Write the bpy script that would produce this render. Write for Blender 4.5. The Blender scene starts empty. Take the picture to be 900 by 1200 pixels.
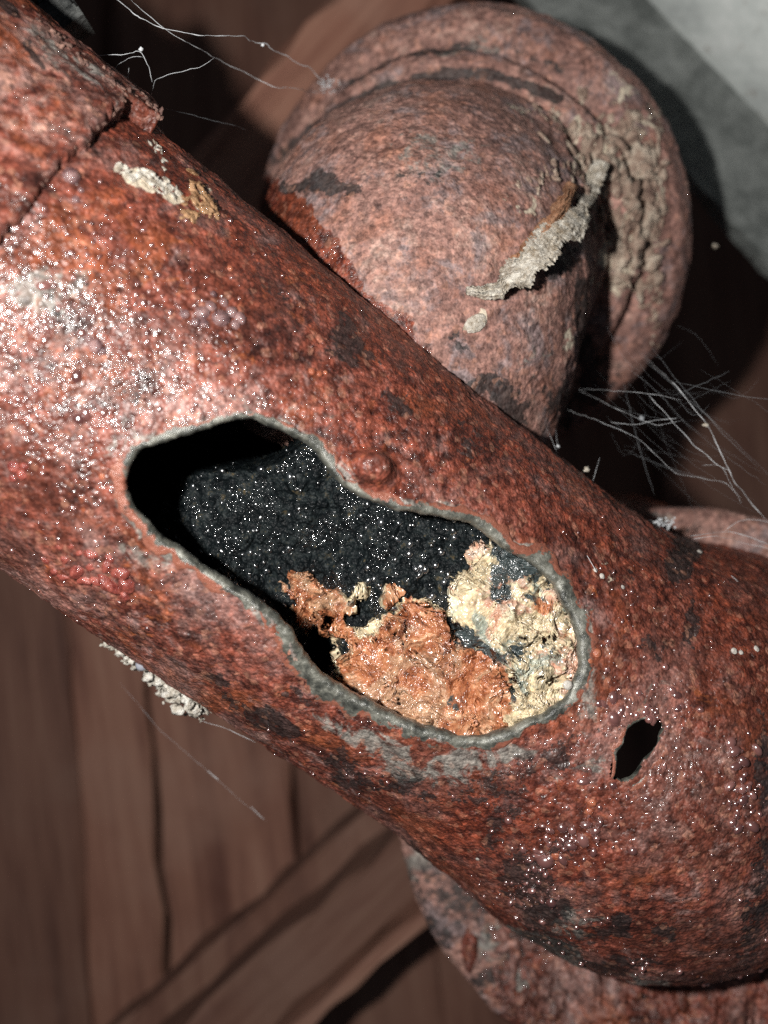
import bpy, math, random
import numpy as np
from mathutils import Vector, Matrix

# ------------------------------------------------------------------ camera, world, lamp, exposure
S = bpy.context.scene
F = 1230.0                      # focal length in photo pixels (900 x 1200)
CZ = 0.30                       # camera height above the pipe axis plane (metres)
cam_d = bpy.data.cameras.new('camera')
cam = bpy.data.objects.new('camera', cam_d); S.collection.objects.link(cam)
cam.location = (0, 0, CZ)
cam_d.sensor_fit = 'VERTICAL'; cam_d.sensor_height = 24.0
cam_d.lens = 24.0 * F / 1200.0
cam_d.clip_start = 0.01; cam_d.clip_end = 20
cam_d.dof.use_dof = True; cam_d.dof.focus_distance = 0.262; cam_d.dof.aperture_fstop = 5.2
S.camera = cam
W = bpy.data.worlds.new('World'); S.world = W; W.use_nodes = True
W.node_tree.nodes['Background'].inputs[0].default_value = (0.75, 0.85, 1, 1)
W.node_tree.nodes['Background'].inputs[1].default_value = 0.035
def lamp(name, loc, power, rad, col=(1, .97, .93)):
    l = bpy.data.lights.new(name, 'POINT'); l.energy = power; l.shadow_soft_size = rad; l.color = col
    o = bpy.data.objects.new(name, l); o.location = loc; S.collection.objects.link(o); return o
lamp('flash_lamp', (-0.068, 0.022, 0.305), 5.4, 0.0058)
S.view_settings.view_transform = 'Standard'; S.view_settings.look = 'None'
S.view_settings.exposure = 0.32; S.view_settings.gamma = 1
S.render.engine = 'CYCLES'
S.cycles.use_denoising = False
S.cycles.max_bounces = 6
S.cycles.sample_clamp_indirect = 3.0
S.cycles.sample_clamp_direct = 0

rng = np.random.default_rng(7)
random.seed(7)

# ------------------------------------------------------------------ noise
def _hash(ix, iy, iz, seed):
    h = (ix * 374761393 + iy * 668265263 + iz * 2147483647 + seed * 1274126177) & 0xFFFFFFFF
    h = ((h ^ (h >> 13)) * 1274126177) & 0xFFFFFFFF
    h = ((h ^ (h >> 16)) * 2246822519) & 0xFFFFFFFF
    return ((h ^ (h >> 15)) & 0xFFFFFF) / float(0xFFFFFF)
def vnoise(P, seed=0):
    I = np.floor(P).astype(np.int64); f = P - I; f = f * f * (3 - 2 * f)
    r = 0
    for dx in (0, 1):
        wx = f[:, 0] if dx else 1 - f[:, 0]
        for dy in (0, 1):
            wy = f[:, 1] if dy else 1 - f[:, 1]
            for dz in (0, 1):
                wz = f[:, 2] if dz else 1 - f[:, 2]
                r = r + wx * wy * wz * _hash(I[:, 0] + dx, I[:, 1] + dy, I[:, 2] + dz, seed)
    return r * 2 - 1
def fbm(P, freq, octv=4, seed=0, gain=.55):
    a = 1; s = 0; t = 0
    for k in range(octv):
        s = s + a * vnoise(P * freq + 17.3 * k, seed + k); t += a; a *= gain; freq *= 2.03
    return s / t
def cell(P, freq, seed=0, jit=.9):
    """distance to the nearest feature point, plus the random value of that point"""
    Q = P * freq; I = np.floor(Q).astype(np.int64)
    best = np.full(len(P), 9.0); val = np.zeros(len(P))
    for dx in (-1, 0, 1):
        for dy in (-1, 0, 1):
            for dz in (-1, 0, 1):
                J = I + np.array([dx, dy, dz])
                o = np.stack([_hash(J[:, 0], J[:, 1], J[:, 2], seed + k) for k in (0, 1, 2)], 1)
                d = np.sqrt((((J + .5 + (o - .5) * jit) - Q) ** 2).sum(1))
                m = d < best; best[m] = d[m]; val[m] = _hash(J[:, 0], J[:, 1], J[:, 2], seed + 9)[m]
    return best, val
def sm(a, b, x): t = np.clip((x - a) / (b - a), 0, 1); return t * t * (3 - 2 * t)

# ------------------------------------------------------------------ geometry of the view
def wp(px, py, z):
    d = CZ - z
    return np.array([(px - 450) / F * d, (600 - py) / F * d, z])
def proj(P):
    P = np.atleast_2d(P); d = CZ - P[:, 2]
    return 450 + P[:, 0] / d * F, 600 - P[:, 1] / d * F
A0 = wp(33, 369, 0.030); B0 = wp(609, 791, -0.010)
AX = (B0 - A0); AX /= np.linalg.norm(AX)
E1 = np.array([0, 0, 1.0]); E1 = E1 - AX * (E1 @ AX); E1 /= np.linalg.norm(E1)
E2 = np.cross(E1, AX)            # towards the upper right of the picture
if E2[1] < 0: E2 = -E2
R0 = 0.057
def ray_cyl(px, py, r=R0):
    """camera ray through a photo pixel against the barrel -> (s, theta, point)"""
    D = np.array([(px - 450) / F, (600 - py) / F, -1.0]); O = np.array([0, 0, CZ]) - A0
    Dp = D - AX * (D @ AX); Op = O - AX * (O @ AX)
    a = Dp @ Dp; b = 2 * Dp @ Op; c = Op @ Op - r * r
    q = b * b - 4 * a * c
    t = (-b - math.sqrt(max(q, 0))) / (2 * a)
    X = O + D * t; s = X @ AX; v = X - AX * s
    return s, math.atan2(v @ E2, v @ E1), X + A0
def chaikin(pts, n=3, closed=True):
    p = np.array(pts, float)
    for _ in range(n):
        q = np.roll(p, -1, 0) if closed else p[1:]
        b = p if closed else p[:-1]
        r = np.empty((len(b) * 2, p.shape[1])); r[0::2] = b * .75 + q * .25; r[1::2] = b * .25 + q * .75
        if not closed: r = np.vstack([p[:1], r, p[-1:]])
        p = r
    return p
def sdpoly(px, py, poly):
    """signed distance, negative inside"""
    d = np.full(px.shape, 1e18); s = np.zeros(px.shape, bool)
    n = len(poly)
    for i in range(n):
        ax, ay = poly[i]; bx, by = poly[(i + 1) % n]
        ex, ey = bx - ax, by - ay; wx, wy = px - ax, py - ay
        t = np.clip((wx * ex + wy * ey) / (ex * ex + ey * ey + 1e-9), 0, 1)
        d = np.minimum(d, (wx - ex * t) ** 2 + (wy - ey * t) ** 2)
        c = ((ay <= py) != (by <= py)) & (px < (bx - ax) * (py - ay) / (by - ay + 1e-12) + ax)
        s ^= c
    return np.sqrt(d) * np.where(s, -1, 1)
def blobs(px, py, L, soft=.5):
    """union of soft ellipses (cx, cy, rx, ry, angle_deg, strength) in photo pixels"""
    m = np.zeros(px.shape)
    for cx, cy, rx, ry, an, st in L:
        c, s_ = math.cos(math.radians(an)), math.sin(math.radians(an))
        x = (px - cx) * c + (py - cy) * s_; y = -(px - cx) * s_ + (py - cy) * c
        q = np.sqrt((x / rx) ** 2 + (y / ry) ** 2)
        m = np.maximum(m, st * (1 - sm(1 - soft, 1 + soft, q)))
    return m

HOLE = [(145,572),(149,548),(163,527),(185,517),(212,510),(246,500),(270,492),(296,489),(322,497),(350,511),(370,522),
 (384,543),(398,562),(418,580),(447,589),(470,597),(503,600),(536,606),(562,615),(584,630),(604,645),(626,655),(648,678),
 (664,702),(677,728),(683,757),(683,782),(672,805),(657,826),(640,839),(612,846),(595,857),(572,864),(545,866),(515,860),
 (480,850),(450,838),(415,818),(388,803),(368,790),(353,768),(343,745),(330,728),(305,708),(270,688),(235,664),(200,641),
 (172,618),(152,594)]
HOLEC = chaikin(HOLE, 2)
SLOT = [(762,841),(772,846),(775,857),(765,874),(757,885),(748,902),(738,912),(728,915),(720,907),(719,893),(724,875),(734,858),(748,844)]
SLOT = [(746 + (x - 746) * 1.12, 879 + (y - 879) * 1.08) for x, y in SLOT]
SLOT = [tuple(q) for q in chaikin(SLOT, 1)]; _j = np.random.default_rng(4); SLOT = [(x + _j.normal() * 1.7, y + _j.normal() * 1.7) for x, y in SLOT]
SLOTC = chaikin(SLOT, 2)

# ------------------------------------------------------------------ mesh helpers
def link(o, parent=None):
    S.collection.objects.link(o)
    if parent is not None:
        o.parent = parent; o.location = -Vector(parent.location)
    return o
def mesh(name, V, Fc, mat, parent=None, smooth=True, attrs=None):
    me = bpy.data.meshes.new(name)
    V = np.asarray(V, np.float32); n = len(V)
    me.vertices.add(n); me.vertices.foreach_set('co', V.ravel())
    if isinstance(Fc, np.ndarray):
        k = Fc.shape[1]; m = len(Fc)
        me.loops.add(m * k); me.loops.foreach_set('vertex_index', Fc.astype(np.int32).ravel())
        me.polygons.add(m); me.polygons.foreach_set('loop_start', np.arange(0, m * k, k, dtype=np.int32))
    else:
        m = len(Fc); ls = np.cumsum([0] + [len(f) for f in Fc])
        me.loops.add(int(ls[-1])); me.loops.foreach_set('vertex_index', np.array([i for f in Fc for i in f], np.int32))
        me.polygons.add(m); me.polygons.foreach_set('loop_start', ls[:-1].astype(np.int32))
    me.update(calc_edges=True)
    me.polygons.foreach_set('use_smooth', np.full(m, smooth, bool))
    for k, v in (attrs or {}).items():
        if v.ndim == 1:
            a = me.attributes.new(k, 'FLOAT', 'POINT'); a.data.foreach_set('value', v.astype(np.float32))
    me.validate()
    if mat: me.materials.append(mat)
    o = bpy.data.objects.new(name, me)
    return link(o, parent)
def tag(o, label=None, cat=None, group=None, kind=None):
    if label: o['label'] = label
    if cat: o['category'] = cat
    if group: o['group'] = group
    if kind: o['kind'] = kind
    return o
def empty(name, loc):
    o = bpy.data.objects.new(name, None); o.location = Vector(loc); o.empty_display_size = .01
    S.collection.objects.link(o); return o
def gridfaces(nu, nv, wrap=False):
    i = np.arange(nu - 1)[:, None]; j = np.arange(nv if wrap else nv - 1)[None, :]
    a = i * nv + j; b = i * nv + (j + 1) % nv; c = (i + 1) * nv + (j + 1) % nv; d = (i + 1) * nv + j
    return np.stack([a, b, c, d], -1).reshape(-1, 4)
def compact(V, Fc, attrs):
    used = np.zeros(len(V), bool); used[Fc.ravel()] = True
    idx = np.cumsum(used) - 1
    return V[used], idx[Fc], {k: v[used] for k, v in attrs.items()}
def normals(V, Fc):
    n = np.cross(V[Fc[:, 2]] - V[Fc[:, 0]], V[Fc[:, 3]] - V[Fc[:, 1]])
    N = np.zeros_like(V)
    for k in range(4): np.add.at(N, Fc[:, k], n)
    return N / (np.linalg.norm(N, axis=1)[:, None] + 1e-20)
def ico(sub=1):
    import bmesh
    bm = bmesh.new(); bmesh.ops.create_icosphere(bm, subdivisions=sub, radius=1)
    V = np.array([v.co[:] for v in bm.verts]); Fc = np.array([[v.index for v in f.verts] for f in bm.faces]); bm.free()
    return V, Fc
ICO = {k: ico(k) for k in (1, 2, 3, 4)}
def frame(n):
    n = np.asarray(n, float); n = n / np.linalg.norm(n)
    a = np.array([0, 0, 1.0]) if abs(n[2]) < .8 else np.array([1.0, 0, 0])
    u = np.cross(a, n); u /= np.linalg.norm(u); return u, np.cross(n, u), n
def many_balls(name, centres, radii, nrm, mat, parent, sub=1, flat=.6, attrs=None):
    V0, F0 = ICO[sub]; Vs = []; Fs = []; o = 0; at = []
    for i, (c, r, n) in enumerate(zip(centres, radii, nrm)):
        u, v, w = frame(n); ph = random.random() * 6.28
        st = 1 + .35 * random.random()
        L = V0 * np.array([r * st, r / st, r * flat * (.8 + .5 * random.random())])
        x = L[:, 0] * math.cos(ph) - L[:, 1] * math.sin(ph); y = L[:, 0] * math.sin(ph) + L[:, 1] * math.cos(ph)
        Vs.append(c + x[:, None] * u + y[:, None] * v + L[:, 2:3] * w); Fs.append(F0 + o); o += len(V0)
        at.append(np.full(len(V0), random.random()))
    return mesh(name, np.vstack(Vs), np.vstack(Fs), mat, parent, attrs={'rnd': np.concatenate(at)})
def tube_geo(P, rad, sides=5):
    P = np.asarray(P, float); n = len(P); rad = np.broadcast_to(rad, (n,))
    T = np.gradient(P, axis=0); T /= np.linalg.norm(T, axis=1)[:, None] + 1e-12
    V = []
    for i in range(n):
        u, v, _ = frame(T[i]) if i == 0 else (u, v, None)
        u = u - T[i] * (u @ T[i]); u /= np.linalg.norm(u); v = np.cross(T[i], u)
        for k in range(sides):
            a = 2 * math.pi * k / sides; V.append(P[i] + (u * math.cos(a) + v * math.sin(a)) * rad[i])
    return np.array(V), gridfaces(n, sides, True)
def box_geo(c, ux, uy, uz, sx, sy, sz, nx=1, rough=0.0, seed=0):
    """board: bevelled box; nx segments along its length, slightly uneven"""
    b = min(sy, sz) * .12
    prof = [(-sy/2, -sz/2+b), (-sy/2, sz/2-b), (-sy/2+b, sz/2), (sy/2-b, sz/2), (sy/2, sz/2-b), (sy/2, -sz/2+b), (sy/2-b, -sz/2), (-sy/2+b, -sz/2)]
    r = np.random.default_rng(seed); V = []
    for i in range(nx + 1):
        x = -sx / 2 + sx * i / nx
        for (y, z) in prof:
            V.append(c + ux * x + uy * (y + r.normal() * rough) + uz * (z + r.normal() * rough * .5))
    Fc = [list(f) for f in gridfaces(nx + 1, 8, True)]
    Fc += [list(range(7, -1, -1)), [nx * 8 + k for k in range(8)]]
    return np.array(V), Fc

# ------------------------------------------------------------------ node helpers
class NT:
    def __init__(s, name):
        s.m = bpy.data.materials.new(name); s.m.use_nodes = True; s.t = s.m.node_tree; s.t.nodes.clear()
        s.out = s.n('ShaderNodeOutputMaterial'); s.b = s.n('ShaderNodeBsdfPrincipled'); s.l(s.b.outputs[0], s.out.inputs['Surface'])
        s.co = s.n('ShaderNodeTexCoord').outputs['Object']
    def n(s, t, **k):
        x = s.t.nodes.new(t)
        for a, b in k.items(): setattr(x, a, b)
        return x
    def l(s, a, b): s.t.links.new(a, b)
    def put(s, sock, v):
        if hasattr(v, 'is_linked') or isinstance(v, bpy.types.NodeSocket): s.l(v, sock)
        elif isinstance(v, (tuple, list)) and len(v) == 3 and sock.type == 'RGBA': sock.default_value = (*v, 1)
        else: sock.default_value = v
    def noise(s, scale, detail=6, rough=.6, dist=0, vec=None, col=False):
        x = s.n('ShaderNodeTexNoise'); s.l(vec or s.co, x.inputs['Vector']); x.inputs['Scale'].default_value = scale
        x.inputs['Detail'].default_value = detail; x.inputs['Roughness'].default_value = rough; x.inputs['Distortion'].default_value = dist
        return x.outputs['Color' if col else 'Fac']
    def vor(s, scale, feature='F1', out='Distance', vec=None, smooth=None, rnd=1):
        x = s.n('ShaderNodeTexVoronoi', feature=feature); s.l(vec or s.co, x.inputs['Vector']); x.inputs['Scale'].default_value = scale
        x.inputs['Randomness'].default_value = rnd
        if smooth is not None and feature == 'SMOOTH_F1': x.inputs['Smoothness'].default_value = smooth
        return x.outputs[out]
    def math(s, op, a, b=0.0, c=None, clamp=False):
        x = s.n('ShaderNodeMath', operation=op, use_clamp=clamp); s.put(x.inputs[0], a); s.put(x.inputs[1], b)
        if c is not None: s.put(x.inputs[2], c)
        return x.outputs[0]
    def step(s, a, lo, hi, o0=0.0, o1=1.0):
        x = s.n('ShaderNodeMapRange', interpolation_type='SMOOTHSTEP'); s.put(x.inputs[0], a)
        x.inputs[1].default_value = lo; x.inputs[2].default_value = hi; x.inputs[3].default_value = o0; x.inputs[4].default_value = o1
        return x.outputs[0]
    def mix(s, f, a, b, mode='MIX'):
        x = s.n('ShaderNodeMix', data_type='RGBA', blend_type=mode, clamp_factor=True); s.put(x.inputs[0], f); s.put(x.inputs[6], a); s.put(x.inputs[7], b)
        return x.outputs[2]
    def ramp(s, f, stops):
        x = s.n('ShaderNodeValToRGB'); s.l(f, x.inputs[0]); e = x.color_ramp.elements
        while len(e) < len(stops): e.new(.5)
        for q, (p, c) in zip(e, stops): q.position = p; q.color = (*c, 1)
        return x.outputs[0]
    def attr(s, name):
        x = s.n('ShaderNodeAttribute', attribute_name=name); return x.outputs['Fac']
    def scaled(s, v):
        x = s.n('ShaderNodeMapping'); s.l(s.co, x.inputs[0]); x.inputs['Scale'].default_value = v; return x.outputs[0]
    def bump(s, h, dist=.001, strength=1.0):
        x = s.n('ShaderNodeBump'); x.inputs['Distance'].default_value = dist; x.inputs['Strength'].default_value = strength
        s.l(h, x.inputs['Height']); s.l(x.outputs[0], s.b.inputs['Normal'])
        try: s.l(x.outputs[0], s.b.inputs['Coat Normal'])
        except Exception: pass
    def disp(s, h, mode='BOTH'):
        x = s.n('ShaderNodeDisplacement'); s.l(h, x.inputs['Height']); x.inputs['Midlevel'].default_value = 0; x.inputs['Scale'].default_value = 1
        s.l(x.outputs[0], s.out.inputs['Displacement']); s.m.displacement_method = mode
    def set(s, **k):
        for a, v in k.items(): s.put(s.b.inputs[a.replace('_', ' ')], v)

# rust: attributes dust / dark / grey / wet / bright painted per vertex, everything fine in nodes
def rust_material(name, gran=1.0):
    t = NT(name)
    n1 = t.noise(55, 8, .68, .4); n2 = t.noise(330, 6, .7); n3 = t.noise(150, 8, .7, .8); n4 = t.noise(1300, 3, .6)
    red = t.ramp(t.math('ADD', t.math('MULTIPLY', n1, .5), t.math('MULTIPLY', n2, .5)),
        [(.36, (.018, .009, .008)), (.44, (.065, .020, .015)), (.50, (.150, .041, .026)), (.57, (.235, .072, .050)), (.66, (.33, .16, .13))])
    # orange pits and pale mauve scale
    red = t.mix(t.step(n3, .56, .66, 0, .6), red, (.36, .105, .035))
    red = t.mix(t.step(t.noise(95, 7, .7, .5), .52, .66, 0, .75), red, (.30, .20, .185))
    big = t.noise(24, 6, .62, .6); big2 = t.noise(33, 5, .6, .9)
    red = t.mix(t.step(big, .50, .62, 0, .55), red, t.mix(n3, (.28, .14, .12), (.42, .29, .26)))
    red = t.mix(t.step(big2, .53, .63, 0, .6), red, t.mix(n2, (.12, .025, .012), (.40, .12, .045)))
    red = t.mix(t.step(t.noise(41, 8, .7, .5), .57, .66, 0, .7), red, t.mix(n2, (.03, .02, .02), (.13, .09, .085)))
    st = t.noise(17, 7, .6, 1.1)
    red = t.mix(t.step(st, .50, .60, 0, .62), red, t.mix(n2, (.035, .014, .010), (.17, .045, .026)))
    red = t.mix(t.step(st, .36, .44, .55, 0), red, t.mix(n2, (.22, .10, .085), (.40, .24, .21)))
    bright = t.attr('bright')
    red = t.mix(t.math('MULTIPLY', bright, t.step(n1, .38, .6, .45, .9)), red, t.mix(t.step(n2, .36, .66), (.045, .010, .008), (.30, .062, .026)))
    dust = t.attr('dust'); mot = t.noise(75, 7, .68, .5); mot2 = t.noise(48, 6, .65, .3)
    dm = t.step(t.math('ADD', dust, t.math('MULTIPLY', t.math('SUBTRACT', n3, .5), 1.5)), .35, .65)
    dcol = t.ramp(t.math('ADD', t.math('MULTIPLY', n1, .6), t.math('MULTIPLY', n2, .4)),
        [(.36, (.13, .075, .065)), (.46, (.27, .145, .12)), (.54, (.35, .20, .165)), (.66, (.45, .33, .28))])
    dcol = t.mix(t.step(mot, .50, .62, 0, .7), dcol, t.mix(n2, (.12, .10, .11), (.34, .29, .30)))
    dcol = t.mix(t.step(mot2, .52, .64, 0, .7), dcol, t.mix(n2, (.20, .075, .05), (.40, .19, .13)))
    col = t.mix(dm, red, dcol)
    grey = t.attr('grey')
    gm = t.step(t.math('ADD', grey, t.math('MULTIPLY', t.math('SUBTRACT', n3, .5), 1.8)), .4, .62)
    col = t.mix(t.math('MULTIPLY', gm, .85), col, t.mix(n2, (.11, .115, .105), (.33, .33, .30)))
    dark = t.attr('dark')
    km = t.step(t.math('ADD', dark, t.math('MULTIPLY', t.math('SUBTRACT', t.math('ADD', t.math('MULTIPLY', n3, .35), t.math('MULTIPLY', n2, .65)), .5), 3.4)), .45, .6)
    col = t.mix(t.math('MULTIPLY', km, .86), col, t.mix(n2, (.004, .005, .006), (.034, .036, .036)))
    # granules: each grain slightly its own tone
    g = t.vor(620, out='Color')
    sep = t.n('ShaderNodeSeparateColor'); t.l(g, sep.inputs[0])
    col = t.mix(t.step(sep.outputs[0], .3, 1.0, 0, .4), col, (0.04, .016, .013), 'MIX')
    col = t.mix(t.step(sep.outputs[1], .88, .97, 0, .28), col, (.48, .24, .16))
    fine = t.math('ADD', t.math('MULTIPLY', t.noise(900, 4, .7), .5), t.math('MULTIPLY', t.noise(420, 3, .7), .5))
    col = t.mix(1.0, col, t.ramp(fine, [(.36, (.30, .26, .25)), (.48, (.84, .82, .81)), (.60, (1.45, 1.38, 1.34))]), 'MULTIPLY')
    cream = t.attr('cream')
    cm = t.step(t.math('ADD', cream, t.math('MULTIPLY', t.math('SUBTRACT', n3, .5), 2.2)), .5, .62)
    col = t.mix(cm, col, t.mix(n2, (.40, .30, .20), (.72, .66, .54)))
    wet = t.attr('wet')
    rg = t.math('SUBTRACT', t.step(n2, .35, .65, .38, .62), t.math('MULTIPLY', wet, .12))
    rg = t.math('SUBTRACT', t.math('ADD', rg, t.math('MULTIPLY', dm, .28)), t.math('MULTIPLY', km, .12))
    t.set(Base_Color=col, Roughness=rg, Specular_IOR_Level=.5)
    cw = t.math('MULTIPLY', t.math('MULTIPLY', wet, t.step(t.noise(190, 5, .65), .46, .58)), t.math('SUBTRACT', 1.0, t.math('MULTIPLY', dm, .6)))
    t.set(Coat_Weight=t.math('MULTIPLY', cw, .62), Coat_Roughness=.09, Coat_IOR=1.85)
    # height (metres): broad scabs, rounded beads, fine grain
    inv = t.math('SUBTRACT', 1.0, t.math('MULTIPLY', wet, .75))
    def dome(sc, wobble=True):
        q = t.vor(sc, rnd=.95); return t.math('SUBTRACT', 1.0, t.math('MULTIPLY', t.math('MULTIPLY', q, q), 1.6), clamp=True)
    pick = t.step(t.noise(240, 2, .5), .42, .58)
    h = t.math('MULTIPLY', t.math('SUBTRACT', t.noise(60, 4, .5, .3), .5), .0016)
    h = t.math('ADD', h, t.math('MULTIPLY', t.math('SUBTRACT', t.noise(210, 3, .5, .3), .5), .0010))
    h = t.math('ADD', h, t.math('MULTIPLY', t.math('MULTIPLY', dome(620), pick), .00026 * gran))
    h = t.math('ADD', h, t.math('MULTIPLY', dome(1150), .00013 * gran))
    h = t.math('ADD', h, t.math('MULTIPLY', t.math('MULTIPLY', t.math('SUBTRACT', n2, .5), t.math('ADD', inv, bright)), .00050 * gran))
    h = t.math('ADD', h, t.math('MULTIPLY', dm, .00012))
    t.disp(h)
    return t.m
M_rust = rust_material('wet_rusty_iron')
M_rust2 = rust_material('dusty_rusty_iron', .8)

def simple(name, c0, c1, rough=.5, scale=300, h=.0005, hs=400, coat=0.0, mode='BUMP', spec=.5, stops=None, detail=7):
    t = NT(name); n = t.noise(scale, detail, .65, .3)
    col = t.ramp(n, stops or [(.36, c0), (.64, c1)])
    t.set(Base_Color=col, Roughness=rough, Specular_IOR_Level=spec)
    if coat: t.set(Coat_Weight=coat, Coat_Roughness=.08)
    t.bump(t.noise(hs, 8, .65, .2), h * 2, 1)
    return t.m
# bare grey broken edge, rust creeping in by attribute
t = NT('bare_grey_iron'); n = t.noise(260, 8, .7, .3); n2 = t.noise(900, 5, .7)
c = t.ramp(n, [(.36, (.025, .027, .024)), (.46, (.075, .077, .066)), (.54, (.14, .14, .118)), (.64, (.27, .27, .235))])
c = t.mix(t.step(t.math('ADD', t.attr('rim'), t.math('MULTIPLY', t.math('SUBTRACT', t.noise(150, 8, .72, .5), .5), 2.6)), .50, .66), c, t.mix(n2, (.15, .045, .03), (.36, .14, .09)))
c = t.mix(t.step(t.noise(420, 6, .7), .56, .68, 0, .8), c, (.05, .05, .045))
t.set(Base_Color=c, Roughness=t.step(n2, .3, .7, .22, .5), Metallic=.1, Coat_Weight=.25, Coat_Roughness=.2)
hh = t.math('ADD', t.math('MULTIPLY', t.math('SUBTRACT', t.noise(160, 4, .55), .5), .0009), t.math('MULTIPLY', t.math('SUBTRACT', n2, .5), .00030))
t.disp(hh); M_edge = t.m
# inner wall
M_inner = simple('black_inner_wall', (.006, .006, .006), (.03, .018, .014), .6, 200, .0008, 300)
# sludges
t = NT('wet_black_sludge'); n = t.noise(320, 7, .7)
c = t.ramp(n, [(.3, (.001, .0015, .002)), (.50, (.004, .006, .007)), (.60, (.016, .021, .022)), (.70, (.09, .065, .03))])
t.set(Base_Color=c, Roughness=.5, Specular_IOR_Level=.12, Coat_Weight=t.step(t.noise(110, 6, .7, .4), .50, .60, .0, 1.0), Coat_Roughness=.07, Coat_IOR=2.0)
b1 = t.step(t.vor(760), .05, .6, 1, 0); b2 = t.step(t.vor(1500), .05, .6, 1, 0)
q1 = t.vor(620); q2 = t.vor(1100)
h = t.math('ADD', t.math('MULTIPLY', t.math('SUBTRACT', 1.0, t.math('MULTIPLY', t.math('MULTIPLY', q1, q1), 2.2), clamp=True), .00040), t.math('MULTIPLY', t.math('SUBTRACT', 1.0, t.math('MULTIPLY', t.math('MULTIPLY', q2, q2), 2.2), clamp=True), .00022))
h = t.math('ADD', h, t.math('MULTIPLY', t.math('SUBTRACT', t.noise(120, 4, .5), .5), .0032))
t.disp(h); M_black = t.m
def deposit(name, stops, rough, k=1.0, coat=.5):
    t = NT(name); n = t.noise(130, 9, .68, .6); n2 = t.noise(480, 7, .7, .4)
    f = t.math('ADD', t.math('MULTIPLY', n, .6), t.math('MULTIPLY', n2, .4))
    c = t.ramp(f, stops[0])
    c = t.mix(t.step(t.noise(85, 8, .65, .8), .52, .6, 0, .85), c, t.ramp(n2, stops[1]))
    c = t.mix(t.step(t.math('ADD', t.attr('dark'), t.math('MULTIPLY', t.math('SUBTRACT', n2, .5), 2.4)), .5, .64), c, t.mix(n2, (.015, .022, .024), (.10, .125, .12)))
    t.set(Base_Color=c, Roughness=rough, Coat_Weight=coat, Coat_Roughness=.13, Coat_IOR=1.8, Subsurface_Weight=.08, Subsurface_Radius=(.002, .001, .0006), Subsurface_Scale=1.0)
    vq = t.vor(330, 'SMOOTH_F1', smooth=.2)
    h = t.math('ADD', t.math('MULTIPLY', t.math('SUBTRACT', t.noise(120, 5, .55, .8), .5), .0080 * k), t.math('MULTIPLY', t.math('SUBTRACT', t.noise(420, 3, .5, .4), .5), .0018 * k))
    h = t.math('ADD', h, t.math('MULTIPLY', t.math('SUBTRACT', 1.0, t.math('MULTIPLY', t.math('MULTIPLY', vq, vq), 2.0), clamp=True), .0012 * k))
    t.disp(h); return t.m
t = NT('wet_mineral_sludge'); n = t.noise(120, 9, .68, 1.2); n2 = t.noise(430, 7, .7, .4); n5 = t.noise(75, 8, .65, 1.0)
f = t.math('ADD', t.math('MULTIPLY', n, .6), t.math('MULTIPLY', n2, .4))
co = t.ramp(f, [(.37, (.07, .022, .012)), (.45, (.30, .095, .04)), (.53, (.48, .20, .095)), (.61, (.66, .42, .26))])
co = t.mix(t.step(n5, .50, .62, 0, .7), co, t.mix(n2, (.20, .09, .04), (.66, .46, .30)))
cc = t.ramp(f, [(.36, (.13, .12, .09)), (.44, (.38, .31, .20)), (.51, (.66, .53, .34)), (.60, (.78, .70, .50))])
cc = t.mix(t.step(n5, .50, .57, 0, .85), cc, t.ramp(n2, [(.37, (.46, .17, .10)), (.50, (.58, .34, .25)), (.64, (.60, .50, .42))]))
cc = t.mix(t.step(t.noise(95, 8, .68, .8), .53, .60, 0, .85), cc, t.ramp(n2, [(.37, (.10, .13, .12)), (.50, (.27, .32, .27)), (.64, (.48, .50, .42))]))
om = t.step(t.math('ADD', t.attr('mixo'), t.math('MULTIPLY', t.math('SUBTRACT', t.noise(90, 8, .7, .8), .5), 1.6)), .42, .58)
c = t.mix(om, cc, co)
c = t.mix(t.step(t.math('ADD', t.attr('dark'), t.math('MULTIPLY', t.math('SUBTRACT', t.math('ADD', t.math('MULTIPLY', n, .5), t.math('MULTIPLY', n2, .5)), .5), 2.8)), .50, .62), c, t.mix(n2, (.008, .012, .014), (.07, .09, .09)))
t.set(Base_Color=c, Roughness=.35, Coat_Weight=t.step(t.noise(130, 5, .6), .42, .55, .15, 1.0), Coat_Roughness=.20, Coat_IOR=2.0, Subsurface_Weight=.06, Subsurface_Radius=(.002, .001, .0006), Subsurface_Scale=1.0)
vq = t.vor(330, 'SMOOTH_F1', smooth=.3)
h = t.math('ADD', t.math('MULTIPLY', t.math('SUBTRACT', t.noise(115, 4, .5, 1.2), .5), .0135), t.math('MULTIPLY', t.math('SUBTRACT', t.noise(380, 2, .5, .4), .5), .0011))
h = t.math('ADD', h, t.math('MULTIPLY', t.math('SUBTRACT', 1.0, t.math('MULTIPLY', t.math('MULTIPLY', vq, vq), 2.0), clamp=True), .0006))
t.disp(h); M_orange = t.m; M_cream = t.m
t = NT('glossy_droplet'); c = t.mix(t.attr('rnd'), (.09, .03, .026), (.24, .10, .085))
t.set(Base_Color=c, Roughness=.2, IOR=3.0, Coat_Weight=1.0, Coat_Roughness=.11, Coat_IOR=1.8); M_drop = t.m
t = NT('black_bubble'); c = t.mix(t.attr('rnd'), (.005, .007, .008), (.03, .035, .04))
t.set(Base_Color=c, Roughness=.24, IOR=3.0, Coat_Weight=1.0, Coat_Roughness=.10, Coat_IOR=1.8); M_bub = t.m
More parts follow.
